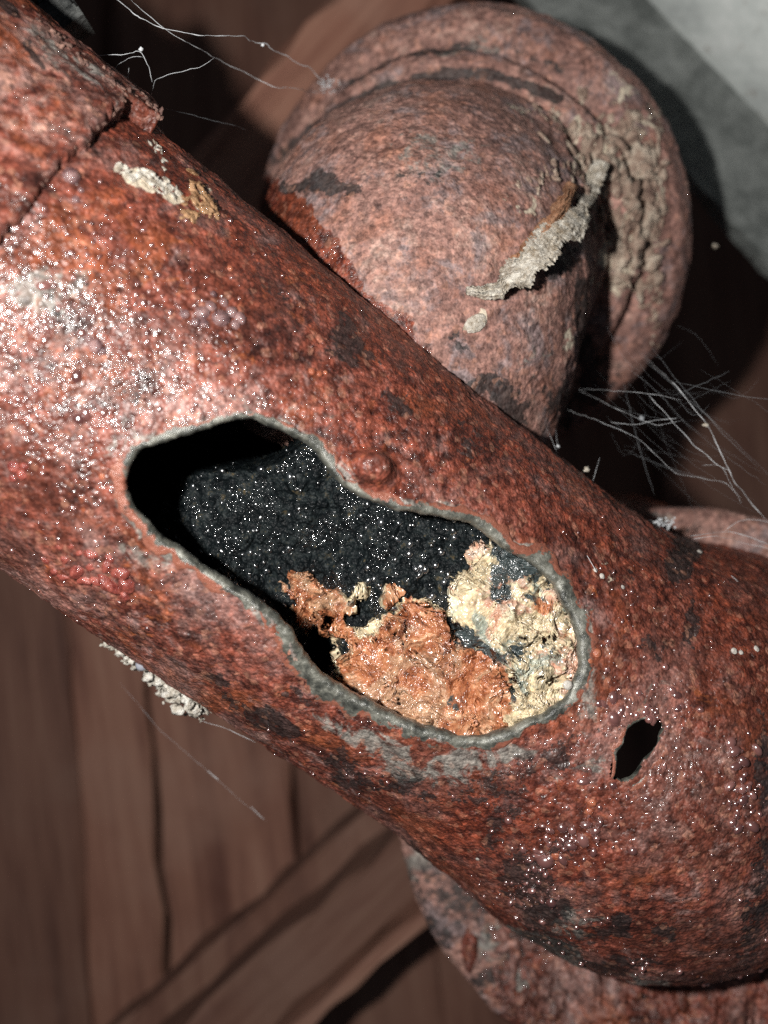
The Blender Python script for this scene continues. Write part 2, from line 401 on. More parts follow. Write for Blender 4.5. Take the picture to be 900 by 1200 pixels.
def blister_mat(name, c0, c1, coat=1.0):
    t = NT(name); n = t.noise(420, 7, .7, .4)
    t.set(Base_Color=t.ramp(n, [(.35, c0), (.65, c1)]), Roughness=.3, Coat_Weight=coat, Coat_Roughness=.07, Subsurface_Weight=.1, Subsurface_Radius=(.001, .0004, .0003), Subsurface_Scale=1)
    t.bump(t.noise(900, 5, .6), .0005); return t.m
M_bl_red = blister_mat('glossy_red_blister', (.10, .015, .014), (.34, .09, .065))
M_bl_brown = blister_mat('brown_purple_blister', (.06, .03, .035), (.26, .15, .14))
M_flake = simple('pale_fibrous_flake', (.30, .24, .17), (.74, .70, .62), .75, 500, .0007, 700)
M_crumb = simple('pale_crumbly_scale', (.26, .18, .13), (.56, .46, .37), .8, 180, .0010, 500, stops=[(.34, (.15, .09, .07)), (.48, (.36, .25, .19)), (.62, (.58, .48, .38))])
M_crust = simple('white_mineral_crust', (.30, .27, .22), (.78, .75, .68), .6, 380, .0008, 700, stops=[(.36, (.12, .10, .08)), (.46, (.55, .50, .42)), (.64, (.80, .78, .72))])
M_web = NT('cobweb_silk'); M_web.set(Base_Color=(.62, .64, .66), Roughness=.45, Alpha=.85); M_web = M_web.m
M_fine = NT('fine_cobweb_silk'); M_fine.set(Base_Color=(.5, .53, .56), Roughness=.5, Alpha=.26); M_fine = M_fine.m
M_tar = simple('black_tar', (.006, .007, .008), (.04, .045, .045), .25, 500, .0010, 600, coat=.6)
M_rubber = simple('cracked_black_rubber', (.02, .022, .022), (.11, .115, .11), .5, 300, .001, 500)
def wood(name, cs, sc, ax):
    t = NT(name)
    v = [60, 60, 60]
    # stretch the grain along the board by rotating coordinates
    m = t.n('ShaderNodeMapping'); t.l(t.co, m.inputs[0]); m.inputs['Rotation'].default_value = (0, 0, -ax)
    m2 = t.n('ShaderNodeMapping'); t.l(m.outputs[0], m2.inputs[0]); m2.inputs['Scale'].default_value = (.07, 1, 1)
    n = t.noise(sc, 8, .62, .15, vec=m2.outputs[0]); n2 = t.noise(sc * 4, 6, .7, .2, vec=m2.outputs[0]); n3 = t.noise(14, 5, .6)
    f = t.math('ADD', t.math('MULTIPLY', n, .6), t.math('MULTIPLY', n2, .4))
    c = t.ramp(f, [(.34, cs[0]), (.5, cs[1]), (.66, cs[2])])
    c = t.mix(t.step(n3, .45, .7, 0, .55), c, cs[3])
    t.set(Base_Color=c, Roughness=.75)
    t.bump(f, .0025, .8); return t.m

# ================================================================== background: boards, joist, metal duct
def board(name, p0, p1, wpx, z, thick, mat, parent=None, nx=12, rough=.0012, seed=0, tilt=0.0):
    a = wp(*p0, z); b = wp(*p1, z); c = (a + b) / 2; L = np.linalg.norm(b - a)
    ux = (b - a) / L; uz = np.array([0, 0, 1.0]); uy = np.cross(uz, ux)
    if tilt: uy, uz = uy * math.cos(tilt) + uz * math.sin(tilt), uz * math.cos(tilt) - uy * math.sin(tilt)
    V, Fc = box_geo(c - uz * thick / 2, ux, uy, uz, L, wpx / F * (CZ - z), thick, nx, rough, seed)
    o = mesh(name, V, Fc, mat, parent, smooth=False); return o
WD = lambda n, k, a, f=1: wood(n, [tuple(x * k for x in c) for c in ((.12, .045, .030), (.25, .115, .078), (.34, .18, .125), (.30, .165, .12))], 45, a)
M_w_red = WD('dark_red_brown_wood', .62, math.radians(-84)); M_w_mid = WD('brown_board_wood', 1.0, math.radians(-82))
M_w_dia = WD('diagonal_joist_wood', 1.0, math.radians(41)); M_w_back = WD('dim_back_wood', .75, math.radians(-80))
bg = []
for i, (x0, x1, w, z, m, lab) in enumerate([
    (-176, -128, 158, -.303, M_w_mid, 'brown board partly cut off by the left edge of the picture'),
    (-8, 40, 150, -.300, M_w_red, 'dark reddish board with pitted surface at the far lower left'),
    (93, 145, 118, -.306, M_w_mid, 'lighter brown board right of the dark reddish one, lower left'),
    (233, 295, 156, -.300, M_w_mid, 'brown board between the dark seam and the diagonal joist'),
    (392, 452, 150, -.312, M_w_back, 'dim board mostly hidden behind the pipe and the diagonal joist'),
    ]):
    o = board('wooden_board', (x0, 560), (x1, 1330), w, z, .02, m, seed=i)
    tag(o, lab, 'board', 'wooden boards behind the pipe')
    bg.append(o)
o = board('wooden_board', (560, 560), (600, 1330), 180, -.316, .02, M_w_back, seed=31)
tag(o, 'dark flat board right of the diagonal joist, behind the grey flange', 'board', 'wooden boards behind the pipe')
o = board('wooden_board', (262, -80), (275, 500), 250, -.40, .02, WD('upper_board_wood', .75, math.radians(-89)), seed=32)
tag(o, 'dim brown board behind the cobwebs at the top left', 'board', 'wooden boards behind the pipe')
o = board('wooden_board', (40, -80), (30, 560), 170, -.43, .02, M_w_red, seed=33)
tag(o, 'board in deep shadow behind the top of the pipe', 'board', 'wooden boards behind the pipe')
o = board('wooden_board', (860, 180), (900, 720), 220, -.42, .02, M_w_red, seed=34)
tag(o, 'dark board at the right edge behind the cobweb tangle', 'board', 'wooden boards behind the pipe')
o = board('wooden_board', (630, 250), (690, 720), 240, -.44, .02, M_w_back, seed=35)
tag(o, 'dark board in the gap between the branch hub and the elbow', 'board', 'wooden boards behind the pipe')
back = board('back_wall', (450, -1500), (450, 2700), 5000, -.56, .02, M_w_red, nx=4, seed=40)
tag(back, kind='structure')
# diagonal joist lower left (body, lighter edge batten)
j = empty('diagonal_joist', wp(350, 1100, -.22)); tag(j, 'reddish diagonal timber joist with a paler lower edge, bottom of the picture', 'joist', 'diagonal timbers')
board('beam', (520, 985), (140, 1320), 78, -.20, .05, WD('dark_joist_wood', .55, math.radians(41)), j, seed=41)
board('edge_batten', (560, 1020), (200, 1340), 16, -.192, .045, WD('pale_batten_wood', .85, math.radians(41)), j, seed=42)
board('shade_strip', (470, 950), (90, 1280), 50, -.235, .03, M_w_red, j, seed=43)  # dark strip added to stand for the shade along the joist's upper left
j = board('diagonal_beam', (150, 340), (520, -80), 112, -.24, .05, WD('bright_beam_wood', 1.5, math.radians(49)), seed=44)
tag(j, 'red brown diagonal beam left of the dusty branch hub, top of the picture', 'beam', 'diagonal timbers')
# galvanised duct, upper right
tm = NT('dull_galvanised_metal'); n = tm.noise(28, 6, .55, .2); n2 = tm.noise(220, 6, .7)
cc = tm.ramp(tm.math('ADD', tm.math('MULTIPLY', n, .65), tm.math('MULTIPLY', n2, .35)), [(.36, (.46, .49, .48)), (.5, (.60, .64, .62)), (.64, (.74, .77, .75))])
cc = tm.mix(tm.step(tm.noise(60, 7, .7), .58, .68, 0, .6), cc, (.22, .16, .12))
tm.set(Base_Color=cc, Roughness=.42, Metallic=.0); tm.bump(n, .003, .7)
M_galv = tm.m
tm2 = simple('dirty_grey_flange_metal', (.09, .10, .095), (.22, .235, .225), .6, 60, .001, 200)
d = empty('metal_duct', wp(800, 80, -.14)); tag(d, 'dull grey galvanised metal duct crossing the upper right corner', 'duct')
pd = np.array([wp(836 + (1236 - 836) * k / 30 - 122, -158 - 150 + 410 * k / 30, -.15) for k in range(31)])
Vd, Fd = tube_geo(pd, 190 / F * .47, 64); mesh('duct_tube', Vd, Fd, M_galv, d)
board('duct_flange', (622, -80), (990, 325), 110, -.14, .012, tm2, d, nx=24, rough=.0006, seed=51)

# ================================================================== the cast iron drain pipe
PIPE = empty('rusty_drain_pipe', A0 + AX * .09)
tag(PIPE, 'rusty red cast iron drain pipe with a long broken hole, running diagonally across the picture', 'drain pipe')
SB, RB = .192, .050
LB = RB * math.pi / 2
def path(L):
    """L = arclength -> centre, radial 'n' direction"""
    L = np.asarray(L, float)[:, None]
    ph = np.clip((L - SB) / RB, 0, math.pi / 2)
    s0 = np.minimum(L, SB); ex = np.maximum(L - SB - LB, 0)
    C = A0 + AX * (s0 + RB * np.sin(ph)) - E1 * (RB * (1 - np.cos(ph)) + ex)
    t_ = np.clip((L - .165) / .09, 0, 1); C = C + E2 * (.0075 * t_ * t_ * (3 - 2 * t_))
    n = E1 * np.cos(ph) + AX * np.sin(ph)
    return C, n
def rad_of(L): 
    r = np.interp(L, [-1, .150, .170, .190, .215, .245, .262, .275, .285, .295, .32], [.057, .057, .058, .0615, .0675, .0730, .0755, .0755, .0720, .0785, .079])
    return r
def smooth_rad(L):
    k = np.linspace(-.012, .012, 9)
    return np.mean([rad_of(L + d) for d in k], 0)
Lr = np.concatenate([np.arange(-.03, SB - .002, .00055), np.arange(SB - .002, SB + LB + .01, .00026), np.arange(SB + LB + .01, SB + LB + .05, .0008)])
th = np.concatenate([np.radians(np.linspace(-106, 106, 480)), np.radians(np.linspace(112, 248, 36))])
nL, nT = len(Lr), len(th)
Cc, nn = path(Lr); rr = smooth_rad(Lr)
def sweep(Cc, nn, rr, th, clip=None):
    ct, st = np.cos(th)[None, :, None], np.sin(th)[None, :, None]
    r = rr if np.ndim(rr) == 2 else np.repeat(np.asarray(rr)[:, None], len(th), 1)
    a = r[:, :, None] * ct
    if clip is not None: a = np.maximum(a, -clip)
    return (Cc[:, None, :] + nn[:, None, :] * a + E2 * (r[:, :, None] * st)).reshape(-1, 3)
clipv = np.where(Lr < SB - .0001, 1.0, RB * .96)[:, None, None]
Vb = sweep(Cc, nn, rr, th, clipv)
Fb = gridfaces(nL, nT, True)
Nb = normals(Vb, Fb); ctr = np.repeat(Cc, nT, 0)
if (Nb * (Vb - ctr)).sum(1).mean() < 0: Fb = Fb[:, ::-1].copy(); Nb = -Nb
low = fbm(Vb, 38, 4, 3) * .0011 + np.maximum(fbm(Vb, 120, 3, 9), 0) * .0007
Vb = Vb + Nb * low[:, None]
pxb, pyb = proj(Vb)
bl_ = np.sqrt((((pxb - 436) * .9 + (pyb - 549) * .42) / 34) ** 2 + ((-(pxb - 436) * .42 + (pyb - 549) * .9) / 23) ** 2)
bl_ = np.where((Vb - ctr) @ E1 > 0, 1 - sm(.2, 1.1, bl_ + fbm(Vb, 200, 2, 55) * .2), 0)
Vb = Vb + Nb * (bl_ * .0052)[:, None]
front = (Nb * (np.array([0, 0, CZ]) - Vb)).sum(1) > 0
sdh = np.full(len(Vb), 99.0); m = front & (pxb > 100) & (pxb < 760) & (pyb > 440) & (pyb < 920)
sdh[m] = sdpoly(pxb[m], pyb[m], HOLEC)
sds = np.full(len(Vb), 99.0); ms = front & (pxb > 680) & (pxb < 820) & (pyb > 800) & (pyb < 960)
sds[ms] = sdpoly(pxb[ms], pyb[ms], SLOTC)
nz = fbm(Vb, 60, 3, 21); nzf = fbm(Vb, 300, 3, 25)
jx, jy = pxb + nz * 22 + nzf * 6, pyb + np.roll(nz, 977) * 22 + nzf * 6
A = {}
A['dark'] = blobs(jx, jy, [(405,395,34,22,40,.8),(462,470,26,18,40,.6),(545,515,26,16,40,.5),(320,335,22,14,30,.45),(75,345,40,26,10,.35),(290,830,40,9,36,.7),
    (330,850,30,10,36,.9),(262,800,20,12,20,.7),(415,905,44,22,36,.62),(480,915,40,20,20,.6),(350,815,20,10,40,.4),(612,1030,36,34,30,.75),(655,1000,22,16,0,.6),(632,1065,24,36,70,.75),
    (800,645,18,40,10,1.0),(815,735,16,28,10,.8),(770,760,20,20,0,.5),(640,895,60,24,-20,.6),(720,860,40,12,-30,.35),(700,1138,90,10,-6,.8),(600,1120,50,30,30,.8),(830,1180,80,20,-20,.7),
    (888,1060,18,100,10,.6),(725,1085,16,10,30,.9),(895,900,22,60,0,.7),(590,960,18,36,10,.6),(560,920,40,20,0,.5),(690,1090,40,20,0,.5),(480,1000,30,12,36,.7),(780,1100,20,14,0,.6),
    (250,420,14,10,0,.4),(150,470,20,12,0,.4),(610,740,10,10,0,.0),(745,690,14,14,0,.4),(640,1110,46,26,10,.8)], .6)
A['grey'] = blobs(jx, jy, [(60,340,60,34,10,.55),(20,400,50,60,0,.35),(150,520,30,60,30,.5),(300,480,90,16,5,.45),(560,890,90,18,-8,.6),(430,870,90,16,30,.6),(640,1115,60,24,20,.8),
    (700,830,18,50,15,.5),(180,660,90,16,36,.4),(760,810,40,24,0,.35),(690,900,50,16,-20,.5),(670,1080,40,30,0,.5),(600,1140,30,30,0,.7),(740,1155,40,10,0,.6)], .6)
A['grey'] = np.maximum(A['grey'], .62 * sm(26 + nz * 20, 4, np.maximum(sdh, 0)))
A['dust'] = blobs(jx, jy, [(120,440,110,80,20,.34),(40,520,80,90,0,.30),(810,930,100,90,30,.36),(850,960,50,70,0,.36),(720,1050,50,40,0,.3),(90,500,60,60,0,.34),(560,500,40,20,40,.25),(230,240,60,20,40,.3)], .7)  # dusty zones; elbow blobs also lighten the rust where lamplight falls off
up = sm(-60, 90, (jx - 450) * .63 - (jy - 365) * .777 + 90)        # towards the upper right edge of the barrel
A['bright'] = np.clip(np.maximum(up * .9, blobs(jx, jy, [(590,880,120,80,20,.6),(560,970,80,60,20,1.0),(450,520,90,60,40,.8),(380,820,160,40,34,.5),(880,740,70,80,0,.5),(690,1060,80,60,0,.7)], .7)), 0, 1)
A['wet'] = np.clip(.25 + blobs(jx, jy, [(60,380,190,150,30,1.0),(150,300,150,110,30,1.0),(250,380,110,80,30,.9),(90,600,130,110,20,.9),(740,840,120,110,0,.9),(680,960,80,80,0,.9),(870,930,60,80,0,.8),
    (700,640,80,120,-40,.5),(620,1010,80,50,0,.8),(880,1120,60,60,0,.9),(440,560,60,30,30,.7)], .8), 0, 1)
A['dust'] = np.maximum(A['dust'], bl_ * .30); A['wet'] = np.maximum(A['wet'], bl_ * .9); A['grey'] = np.maximum(A['grey'], bl_ * .3); A['bright'] = A['bright'] * (1 - bl_)
A['cream'] = blobs(jx, jy, [(178,210,34,9,30,.66),(160,205,16,8,30,.8),(213,228,10,8,0,.8),(240,232,12,24,-30,.5),(560,380,8,10,0,.0),(725,685,8,8,0,.6),(705,672,12,8,0,.5),(780,610,20,8,20,.5)], .5)
keepv = (sdh > 4) & (sds > -.5)
kf = keepv[Fb].all(1)
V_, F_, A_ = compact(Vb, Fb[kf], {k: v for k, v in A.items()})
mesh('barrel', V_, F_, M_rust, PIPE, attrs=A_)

# lookup: nearest visible point of the outer surface for a photo pixel
_fi = np.where(front & (Vb[:, 2] > -.09))[0]
_cell = {}
for i in _fi[::1]:
    pass
_key = (np.clip(pxb[_fi], -50, 950) // 6).astype(int) * 1000 + (np.clip(pyb[_fi], -50, 1250) // 6).astype(int)
_ord = np.argsort(_key, kind='stable'); _ks = _key[_ord]; _is = _fi[_ord]
def on_pipe(px, py):
    best = None
    for dx in (0, -1, 1):
        for dy in (0, -1, 1):
            k = (int(px // 6) + dx) * 1000 + int(py // 6) + dy
            a, b = np.searchsorted(_ks, k), np.searchsorted(_ks, k + 1)
            if a == b: continue
            ids = _is[a:b]; dd = np.hypot(pxb[ids] - px, pyb[ids] - py)
            q = np.argmin(dd + (CZ - Vb[ids, 2]) * 60)
            if best is None or dd[q] < best[0]: best = (dd[q], ids[q])
    if best is None: return None
    return Vb[best[1]], Nb[best[1]]

# inner wall of the pipe (so that the hole looks into a closed dark tube)
Li = np.linspace(-.03, SB + LB + .04, 150); ti = np.linspace(0, 2 * math.pi, 129)[:-1]
Ci, ni = path(Li); Vi = sweep(Ci, ni, smooth_rad(Li) - .0055, ti, np.where(Li < SB, 1.0, RB * .9)[:, None, None])
Fi = gridfaces(len(Li), 128, True)
pxi, pyi = proj(Vi); fr = (Vi - np.repeat(Ci, 128, 0)) @ E1 > .02
sdi = np.full(len(Vi), 99.0); m2 = fr & (pxi > 80) & (pxi < 800) & (pyi > 400) & (pyi < 960)
sdi[m2] = np.minimum(sdpoly(pxi[m2], pyi[m2], HOLEC), sdpoly(pxi[m2], pyi[m2], SLOTC))
V_, F_, _ = compact(Vi, Fi[(sdi[Fi] > 3).all(1)], {})
mesh('inner_wall', V_, F_, M_inner, PIPE)

# broken rim of the hole: a lofted lip of bare grey iron with real wall thickness
def lip(name, poly, wfun, mat, nseg, off_in, thick, jit, rimf, seed=0):
    P = chaikin(poly, 1); d = np.r_[0, np.cumsum(np.hypot(*(np.roll(P, -1, 0) - P).T))]
    tt = np.linspace(0, d[-1], nseg, endpoint=False); PP = np.vstack([P, P[:1]])
    X = np.stack([np.interp(tt, d, PP[:, 0]), np.interp(tt, d, PP[:, 1])], 1)
    T = np.roll(X, -3, 0) - np.roll(X, 3, 0); T /= np.linalg.norm(T, axis=1)[:, None]
    area = np.sum(P[:, 0] * np.roll(P[:, 1], -1) - np.roll(P[:, 0], -1) * P[:, 1])
    Nn = np.stack([T[:, 1], -T[:, 0]], 1) * (1 if area > 0 else -1)
    Q3 = np.column_stack([X * .05, np.zeros(nseg)])
    j = vnoise(Q3 * 1.2, seed) * jit + vnoise(Q3 * 3.5, seed + 2) * jit * .35
    X = X + Nn * j[:, None]
    prof = np.array([(1.0, .0002), (.84, .0004), (.6, .0004), (.34, .0004), (.12, .0002), (0.0, -.0002)])
    u = np.linspace(0, 1, 18); po = np.interp(u, np.linspace(0, 1, 6), prof[:, 0]); ph = np.interp(u, np.linspace(0, 1, 6), prof[:, 1])
    inn = np.array([(-.25, -.0010), (-.1, -.0020), (.5, -.0032), (1.4, -.0046), (3.0, -.0062)])
    V = []; rim = []
    for i in range(nseg):
        w = wfun(*X[i]) * (1 + .62 * float(vnoise(Q3[i:i+1] * 1.3 + 40, seed)[0]) + .15 * float(vnoise(Q3[i:i+1] * 4.3 + 40, seed)[0]))
        for a, h in zip(po, ph):
            q = X[i] + Nn[i] * a * w; _, _, c = ray_cyl(q[0], q[1], R0 + .0003)
            s_, th_, c = ray_cyl(q[0], q[1], R0); c0, n0 = path([s_]); rl = float(smooth_rad(np.array([s_]))[0])
            n = (c - c0[0]); n /= np.linalg.norm(n); V.append(c + n * (h + (rl - R0) * .9)); rim.append(rimf * (a * 1.0))
        for a, h in inn:
            q = X[i] + Nn[i] * a * off_in; s_, th_, c = ray_cyl(q[0], q[1], R0); c0, n0 = path([s_]); n = c - c0[0]; n /= np.linalg.norm(n)
            rl = float(smooth_rad(np.array([s_]))[0])
            V.append(c + n * (h * thick / .0062 + (rl - R0) * .9)); rim.append(0)
    V = np.array(V); k = len(u) + len(inn); NN = V - (A0 + ((V - A0) @ AX)[:, None] * AX); NN /= np.linalg.norm(NN, axis=1)[:, None]
    V = V + NN * ((fbm(V, 38, 4, 3) * .0011 + np.maximum(fbm(V, 120, 3, 9), 0) * .0007) * np.tile(np.r_[np.ones(len(u)), np.linspace(.8, 0, len(inn))], nseg))[:, None]
    rim = list(np.array(rim) + 1.5 * np.maximum(fbm(V, 42, 3, 66), -.1) + rimf * .0)
    V = V.reshape(nseg, k, 3)
    V = np.concatenate([V, V[:1]], 0).reshape(-1, 3); Fc = gridfaces(nseg + 1, k)
    N = normals(V, Fc)
    if (N * (np.array([0, 0, CZ]) - V)).sum(1).mean() < 0: Fc = Fc[:, ::-1].copy()
    r = np.array(rim).reshape(nseg, k); r = np.concatenate([r, r[:1]], 0).ravel()
    return mesh(name, V, Fc, mat, PIPE, attrs={'rim': r})
def width(x, y):
    w = 10 + 7 * sm(300, 150, x) * sm(500, 640, y) + 9 * math.exp(-((x - 350) ** 2 + (y - 760) ** 2) / 50 ** 2) + 7 * math.exp(-((x - 450) ** 2 + (y - 850) ** 2) / 90 ** 2)
    w += 18 * math.exp(-((x - 655) ** 2 / 45 ** 2 + (y - 680) ** 2 / 60 ** 2)) + 6 * sm(660, 685, x) * sm(830, 740, y)
    return float(w)
tag(lip('broken_rim', HOLE, width, M_edge, 1100, 4.0, .0062, 2.6, 1.0), 'bare grey fractured rim around the long hole')
lip('slot_rim', SLOT, lambda x, y: 7.0, M_edge, 200, 1.0, .005, 1.6, 1.4, 5)

# upper left sleeve with its ragged seam
seam = [(-60,330),(0,281),(22,262),(38,245),(52,222),(68,198),(84,182),(102,166),(118,150),(135,136),(150,128),(165,130),(186,152)]
st = []
for x, y in seam:
    s_, t_, _ = ray_cyl(x, y, R0 + .002); st.append((t_, s_))
st = np.array(sorted(st)); tmin, tmax = st[0, 0], st[-1, 0]
nS, nTs = 260, 440
tS = np.concatenate([np.radians(np.linspace(-100, 108, nTs)), np.radians(np.linspace(115, 253, 30))])
Q = np.column_stack([tS * 3, np.zeros((len(tS), 2))])
sEnd = np.interp(tS, st[:, 0], st[:, 1]) + vnoise(Q * 9, 5) * .0007 + vnoise(Q * 25, 6) * .0004
offT = .0026 + .0024 * sm(.45, 1.35, tS) + .0004 * vnoise(Q * 4, 8)
us = np.linspace(0, 1, nS)
Cs0 = -.155
Ls = Cs0 + (sEnd[None, :] - Cs0) * (us[:, None] ** .8)
dist_end = (sEnd[None, :] - Ls)
roll = np.sqrt(np.clip(dist_end / .0007, 0, 1))
rS = R0 - .0012 + (offT[None, :] + .0012) * roll + .0005 * sm(.02, .0, dist_end)
Cx = A0 + AX * Ls[:, :, None]
Vs = (Cx + E1 * (rS * np.cos(tS))[:, :, None] + E2 * (rS * np.sin(tS))[:, :, None]).reshape(-1, 3)
Fs = gridfaces(nS, len(tS), True); Ns = normals(Vs, Fs)
if (Ns * (Vs - Cx.reshape(-1, 3))).sum(1).mean() < 0: Fs = Fs[:, ::-1].copy(); Ns = -Ns
Vs = Vs + Ns * (fbm(Vs, 60, 4, 33) * .0009 * np.minimum(roll.ravel(), 1))[:, None]
pxs, pys = proj(Vs); js = fbm(Vs, 70, 3, 61) * 20
As = {'dark': blobs(pxs + js, pys - js, [(45,60,20,6,50,.8),(10,6,22,8,20,.9),(150,120,26,6,20,.3)], .5), 'grey': blobs(pxs + js, pys, [(80,70,60,16,40,.5),(130,110,50,20,20,.4)], .6),
      'dust': .25 + blobs(pxs + js, pys, [(60,100,120,80,30,.24)], .8), 'bright': np.zeros(len(Vs)) + .1,
      'wet': np.clip(.35 + blobs(pxs, pys, [(0,230,90,120,0,.6)], .8), 0, 1), 'cream': np.zeros(len(Vs))}
V_, F_, A_ = compact(Vs, Fs, As)
tag(mesh('sleeve_collar', V_, F_, M_rust2, PIPE, attrs=A_), 'thicker rusty collar with a ragged dark seam')

# pale flange ring of the elbow (behind the red body)
def revolve(C, u, prof, nth, dense=None, ref=None):
    prof = np.array(prof, float)
    if dense:
        d = np.r_[0, np.cumsum(np.hypot(*np.diff(prof, axis=0).T))]; tt = np.linspace(0, d[-1], dense)
        prof = np.stack([np.interp(tt, d, prof[:, 0]), np.interp(tt, d, prof[:, 1])], 1)
        for _ in range(3): prof[1:-1] = prof[1:-1] * .5 + (prof[2:] + prof[:-2]) * .25
    u = u / np.linalg.norm(u); a = np.cross(u, [0, 1, 0]) if ref is None else ref - u * (ref @ u); a /= np.linalg.norm(a); b = np.cross(u, a)
    t_ = np.linspace(0, 2 * math.pi, nth, endpoint=False)
    V = C + u * prof[:, 0][:, None, None] + (a * np.cos(t_)[:, None] + b * np.sin(t_)[:, None])[None] * prof[:, 1][:, None, None]
    V = V.reshape(-1, 3); Fc = gridfaces(len(prof), nth, True); N = normals(V, Fc)
    cen = (C + u * prof[:, 0][:, None])[:, None, :].repeat(nth, 1).reshape(-1, 3)
    if (N * (V - cen)).sum(1).mean() < 0: Fc = Fc[:, ::-1].copy(); N = -N
    return V, Fc, N
FC = wp(803, 937, -.050)
FU = np.array([.10, -.02, -1.0])
V_, F_, N_ = revolve(FC, FU, [(-.004, .050), (-.004, .092), (-.002, .0955), (.001, .097), (.014, .097), (.017, .095), (.018, .06)], 900, 130)
V_ = V_ + N_ * (fbm(V_, 45, 4, 77) * .0013)[:, None]
px_, py_ = proj(V_); j_ = fbm(V_, 90, 3, 78) * 18
ff_ = N_[:, 2] > .1; Vfl, Nfl, fpx, fpy = V_[ff_], N_[ff_], px_[ff_], py_[ff_]
tag(mesh('elbow_flange', V_, F_, M_rust2, PIPE, attrs={'dark': blobs(px_ + j_, py_ + j_, [(535,1045,60,34,45,.62),(520,1085,50,34,60,.55),(600,1100,16,50,10,.9),(575,1150,20,14,0,.8),(800,620,30,8,10,.5),(700,1180,90,16,0,.8),(820,1170,90,36,-10,.85),(500,1030,20,30,30,.5)], .6),
   'grey': blobs(px_ + j_, py_, [(490,1010,26,30,30,.7),(578,1090,18,46,20,.6),(600,1150,30,20,30,.5),(770,608,26,8,0,.5),(540,1030,60,26,36,.35)], .6),
   'dust': .85 - .95 * sm(560, 620, px_ + j_) * sm(1000, 1060, py_), 'bright': .5 * sm(585, 640, px_) * sm(1000, 1060, py_), 'wet': .05 + .7 * sm(585, 640, px_) * sm(1000, 1060, py_), 'cream': np.zeros(len(V_))}), 'pale pink grey flange ring with black speckles')

# ------------------------------------------------------------------ branch hub, upper right
BU = np.array([.31, .32, -.89]); BU /= np.linalg.norm(BU)
BC = wp(541, 287, -.085)
prof = [(-.040, .0535), (-.036, .0548), (-.0335, .0550), (-.0320, .0525), (-.0300, .0530), (-.0275, .0605), (-.0245, .0635), (-.0205, .0640), (-.0188, .0615), (-.0165, .0620), (-.013, .0720),
        (-.008, .0775), (.002, .0802), (.010, .0800), (.013, .0775), (.016, .04)]
prof = np.array(prof); d_ = np.r_[0, np.cumsum(np.hypot(*np.diff(prof, axis=0).T))]; tt_ = np.linspace(0, d_[-1], 170)
pr = np.stack([np.interp(tt_, d_, prof[:, 0]), np.interp(tt_, d_, prof[:, 1])], 1)
for _ in range(3): pr[1:-1] = pr[1:-1] * .5 + (pr[2:] + pr[:-2]) * .25
K0 = wp(452, 545, -.030); K1 = wp(500, 400, -.024); K2 = BC - BU * .068; K3 = BC - BU * .0405
tb = np.linspace(0, 1, 190)[:-1][:, None]
Bz = (1 - tb) ** 3 * K0 + 3 * (1 - tb) ** 2 * tb * K1 + 3 * (1 - tb) * tb ** 2 * K2 + tb ** 3 * K3
Cb = np.vstack([Bz, BC + BU * pr[:, 0:1]]); Tb = np.gradient(Cb, axis=0); Tb[188:] = BU; Tb /= np.linalg.norm(Tb, axis=1)[:, None]
k_ = np.array([np.mean(Tb[max(0, i - 8):i + 9], 0) for i in range(len(Tb))]); Tb[:200] = k_[:200]; Tb /= np.linalg.norm(Tb, axis=1)[:, None]
rb = np.r_[np.interp(tb[:, 0], [0, .3, .6, .85, 1], [.046, .0500, .0535, .0535, .0535]), pr[:, 1]]
side = np.cross(Tb[0], BU); side /= np.linalg.norm(side)
t_ = np.linspace(0, 2 * math.pi, 800, endpoint=False)
sd_ = side - Tb * (Tb @ side)[:, None]; sd_ /= np.linalg.norm(sd_, axis=1)[:, None]; up_ = np.cross(Tb, sd_)
cen_ = np.repeat(Cb, 800, 0)
V_ = (Cb[:, None] + (sd_[:, None] * np.cos(t_)[None, :, None] + up_[:, None] * np.sin(t_)[None, :, None]) * rb[:, None, None]).reshape(-1, 3)
F_ = gridfaces(len(Cb), 800, True); N_ = normals(V_, F_)
if (N_ * (V_ - cen_)).sum(1).mean() < 0: F_ = F_[:, ::-1].copy(); N_ = -N_
V_ = V_ + N_ * (fbm(V_, 42, 4, 88) * .0016 + fbm(V_, 160, 3, 91) * .0004)[:, None]
px_, py_ = proj(V_); heap = blobs(px_, py_, [(705,190,44,40,30,1),(742,230,28,60,0,1),(755,290,18,70,0,1),(725,300,26,44,0,.8),(690,240,34,26,-40,.8),(655,150,40,16,30,.6)], .6) * ((N_ @ np.array([0, 0, 1.0])) > -.3)
V_ = V_ + N_ * (heap * (.0010 + np.abs(fbm(V_, 130, 4, 98)) * .0052 + fbm(V_, 330, 3, 99) * .0012))[:, None]
j_ = fbm(V_, 60, 4, 92) * 26; j2 = fbm(V_ + 3, 60, 4, 93) * 26
al = (V_ - BC) @ BU
rr_ = np.linalg.norm((V_ - BC) - al[:, None] * BU, axis=1)
groove1 = np.exp(-((al + .0277) / .0026) ** 2); groove2 = np.exp(-((al + .0152) / .0024) ** 2)
topm = sm(300, 150, py_) * sm(760, 640, px_)
wetpoly = [(300,200),(350,235),(372,258),(395,282),(410,305),(425,335),(448,362),(475,372),(490,400),(520,440),(300,440)]
sdw = sdpoly(px_, py_, wetpoly) + fbm(V_, 260, 3, 97) * 14
red = sm(4, -4, sdw)
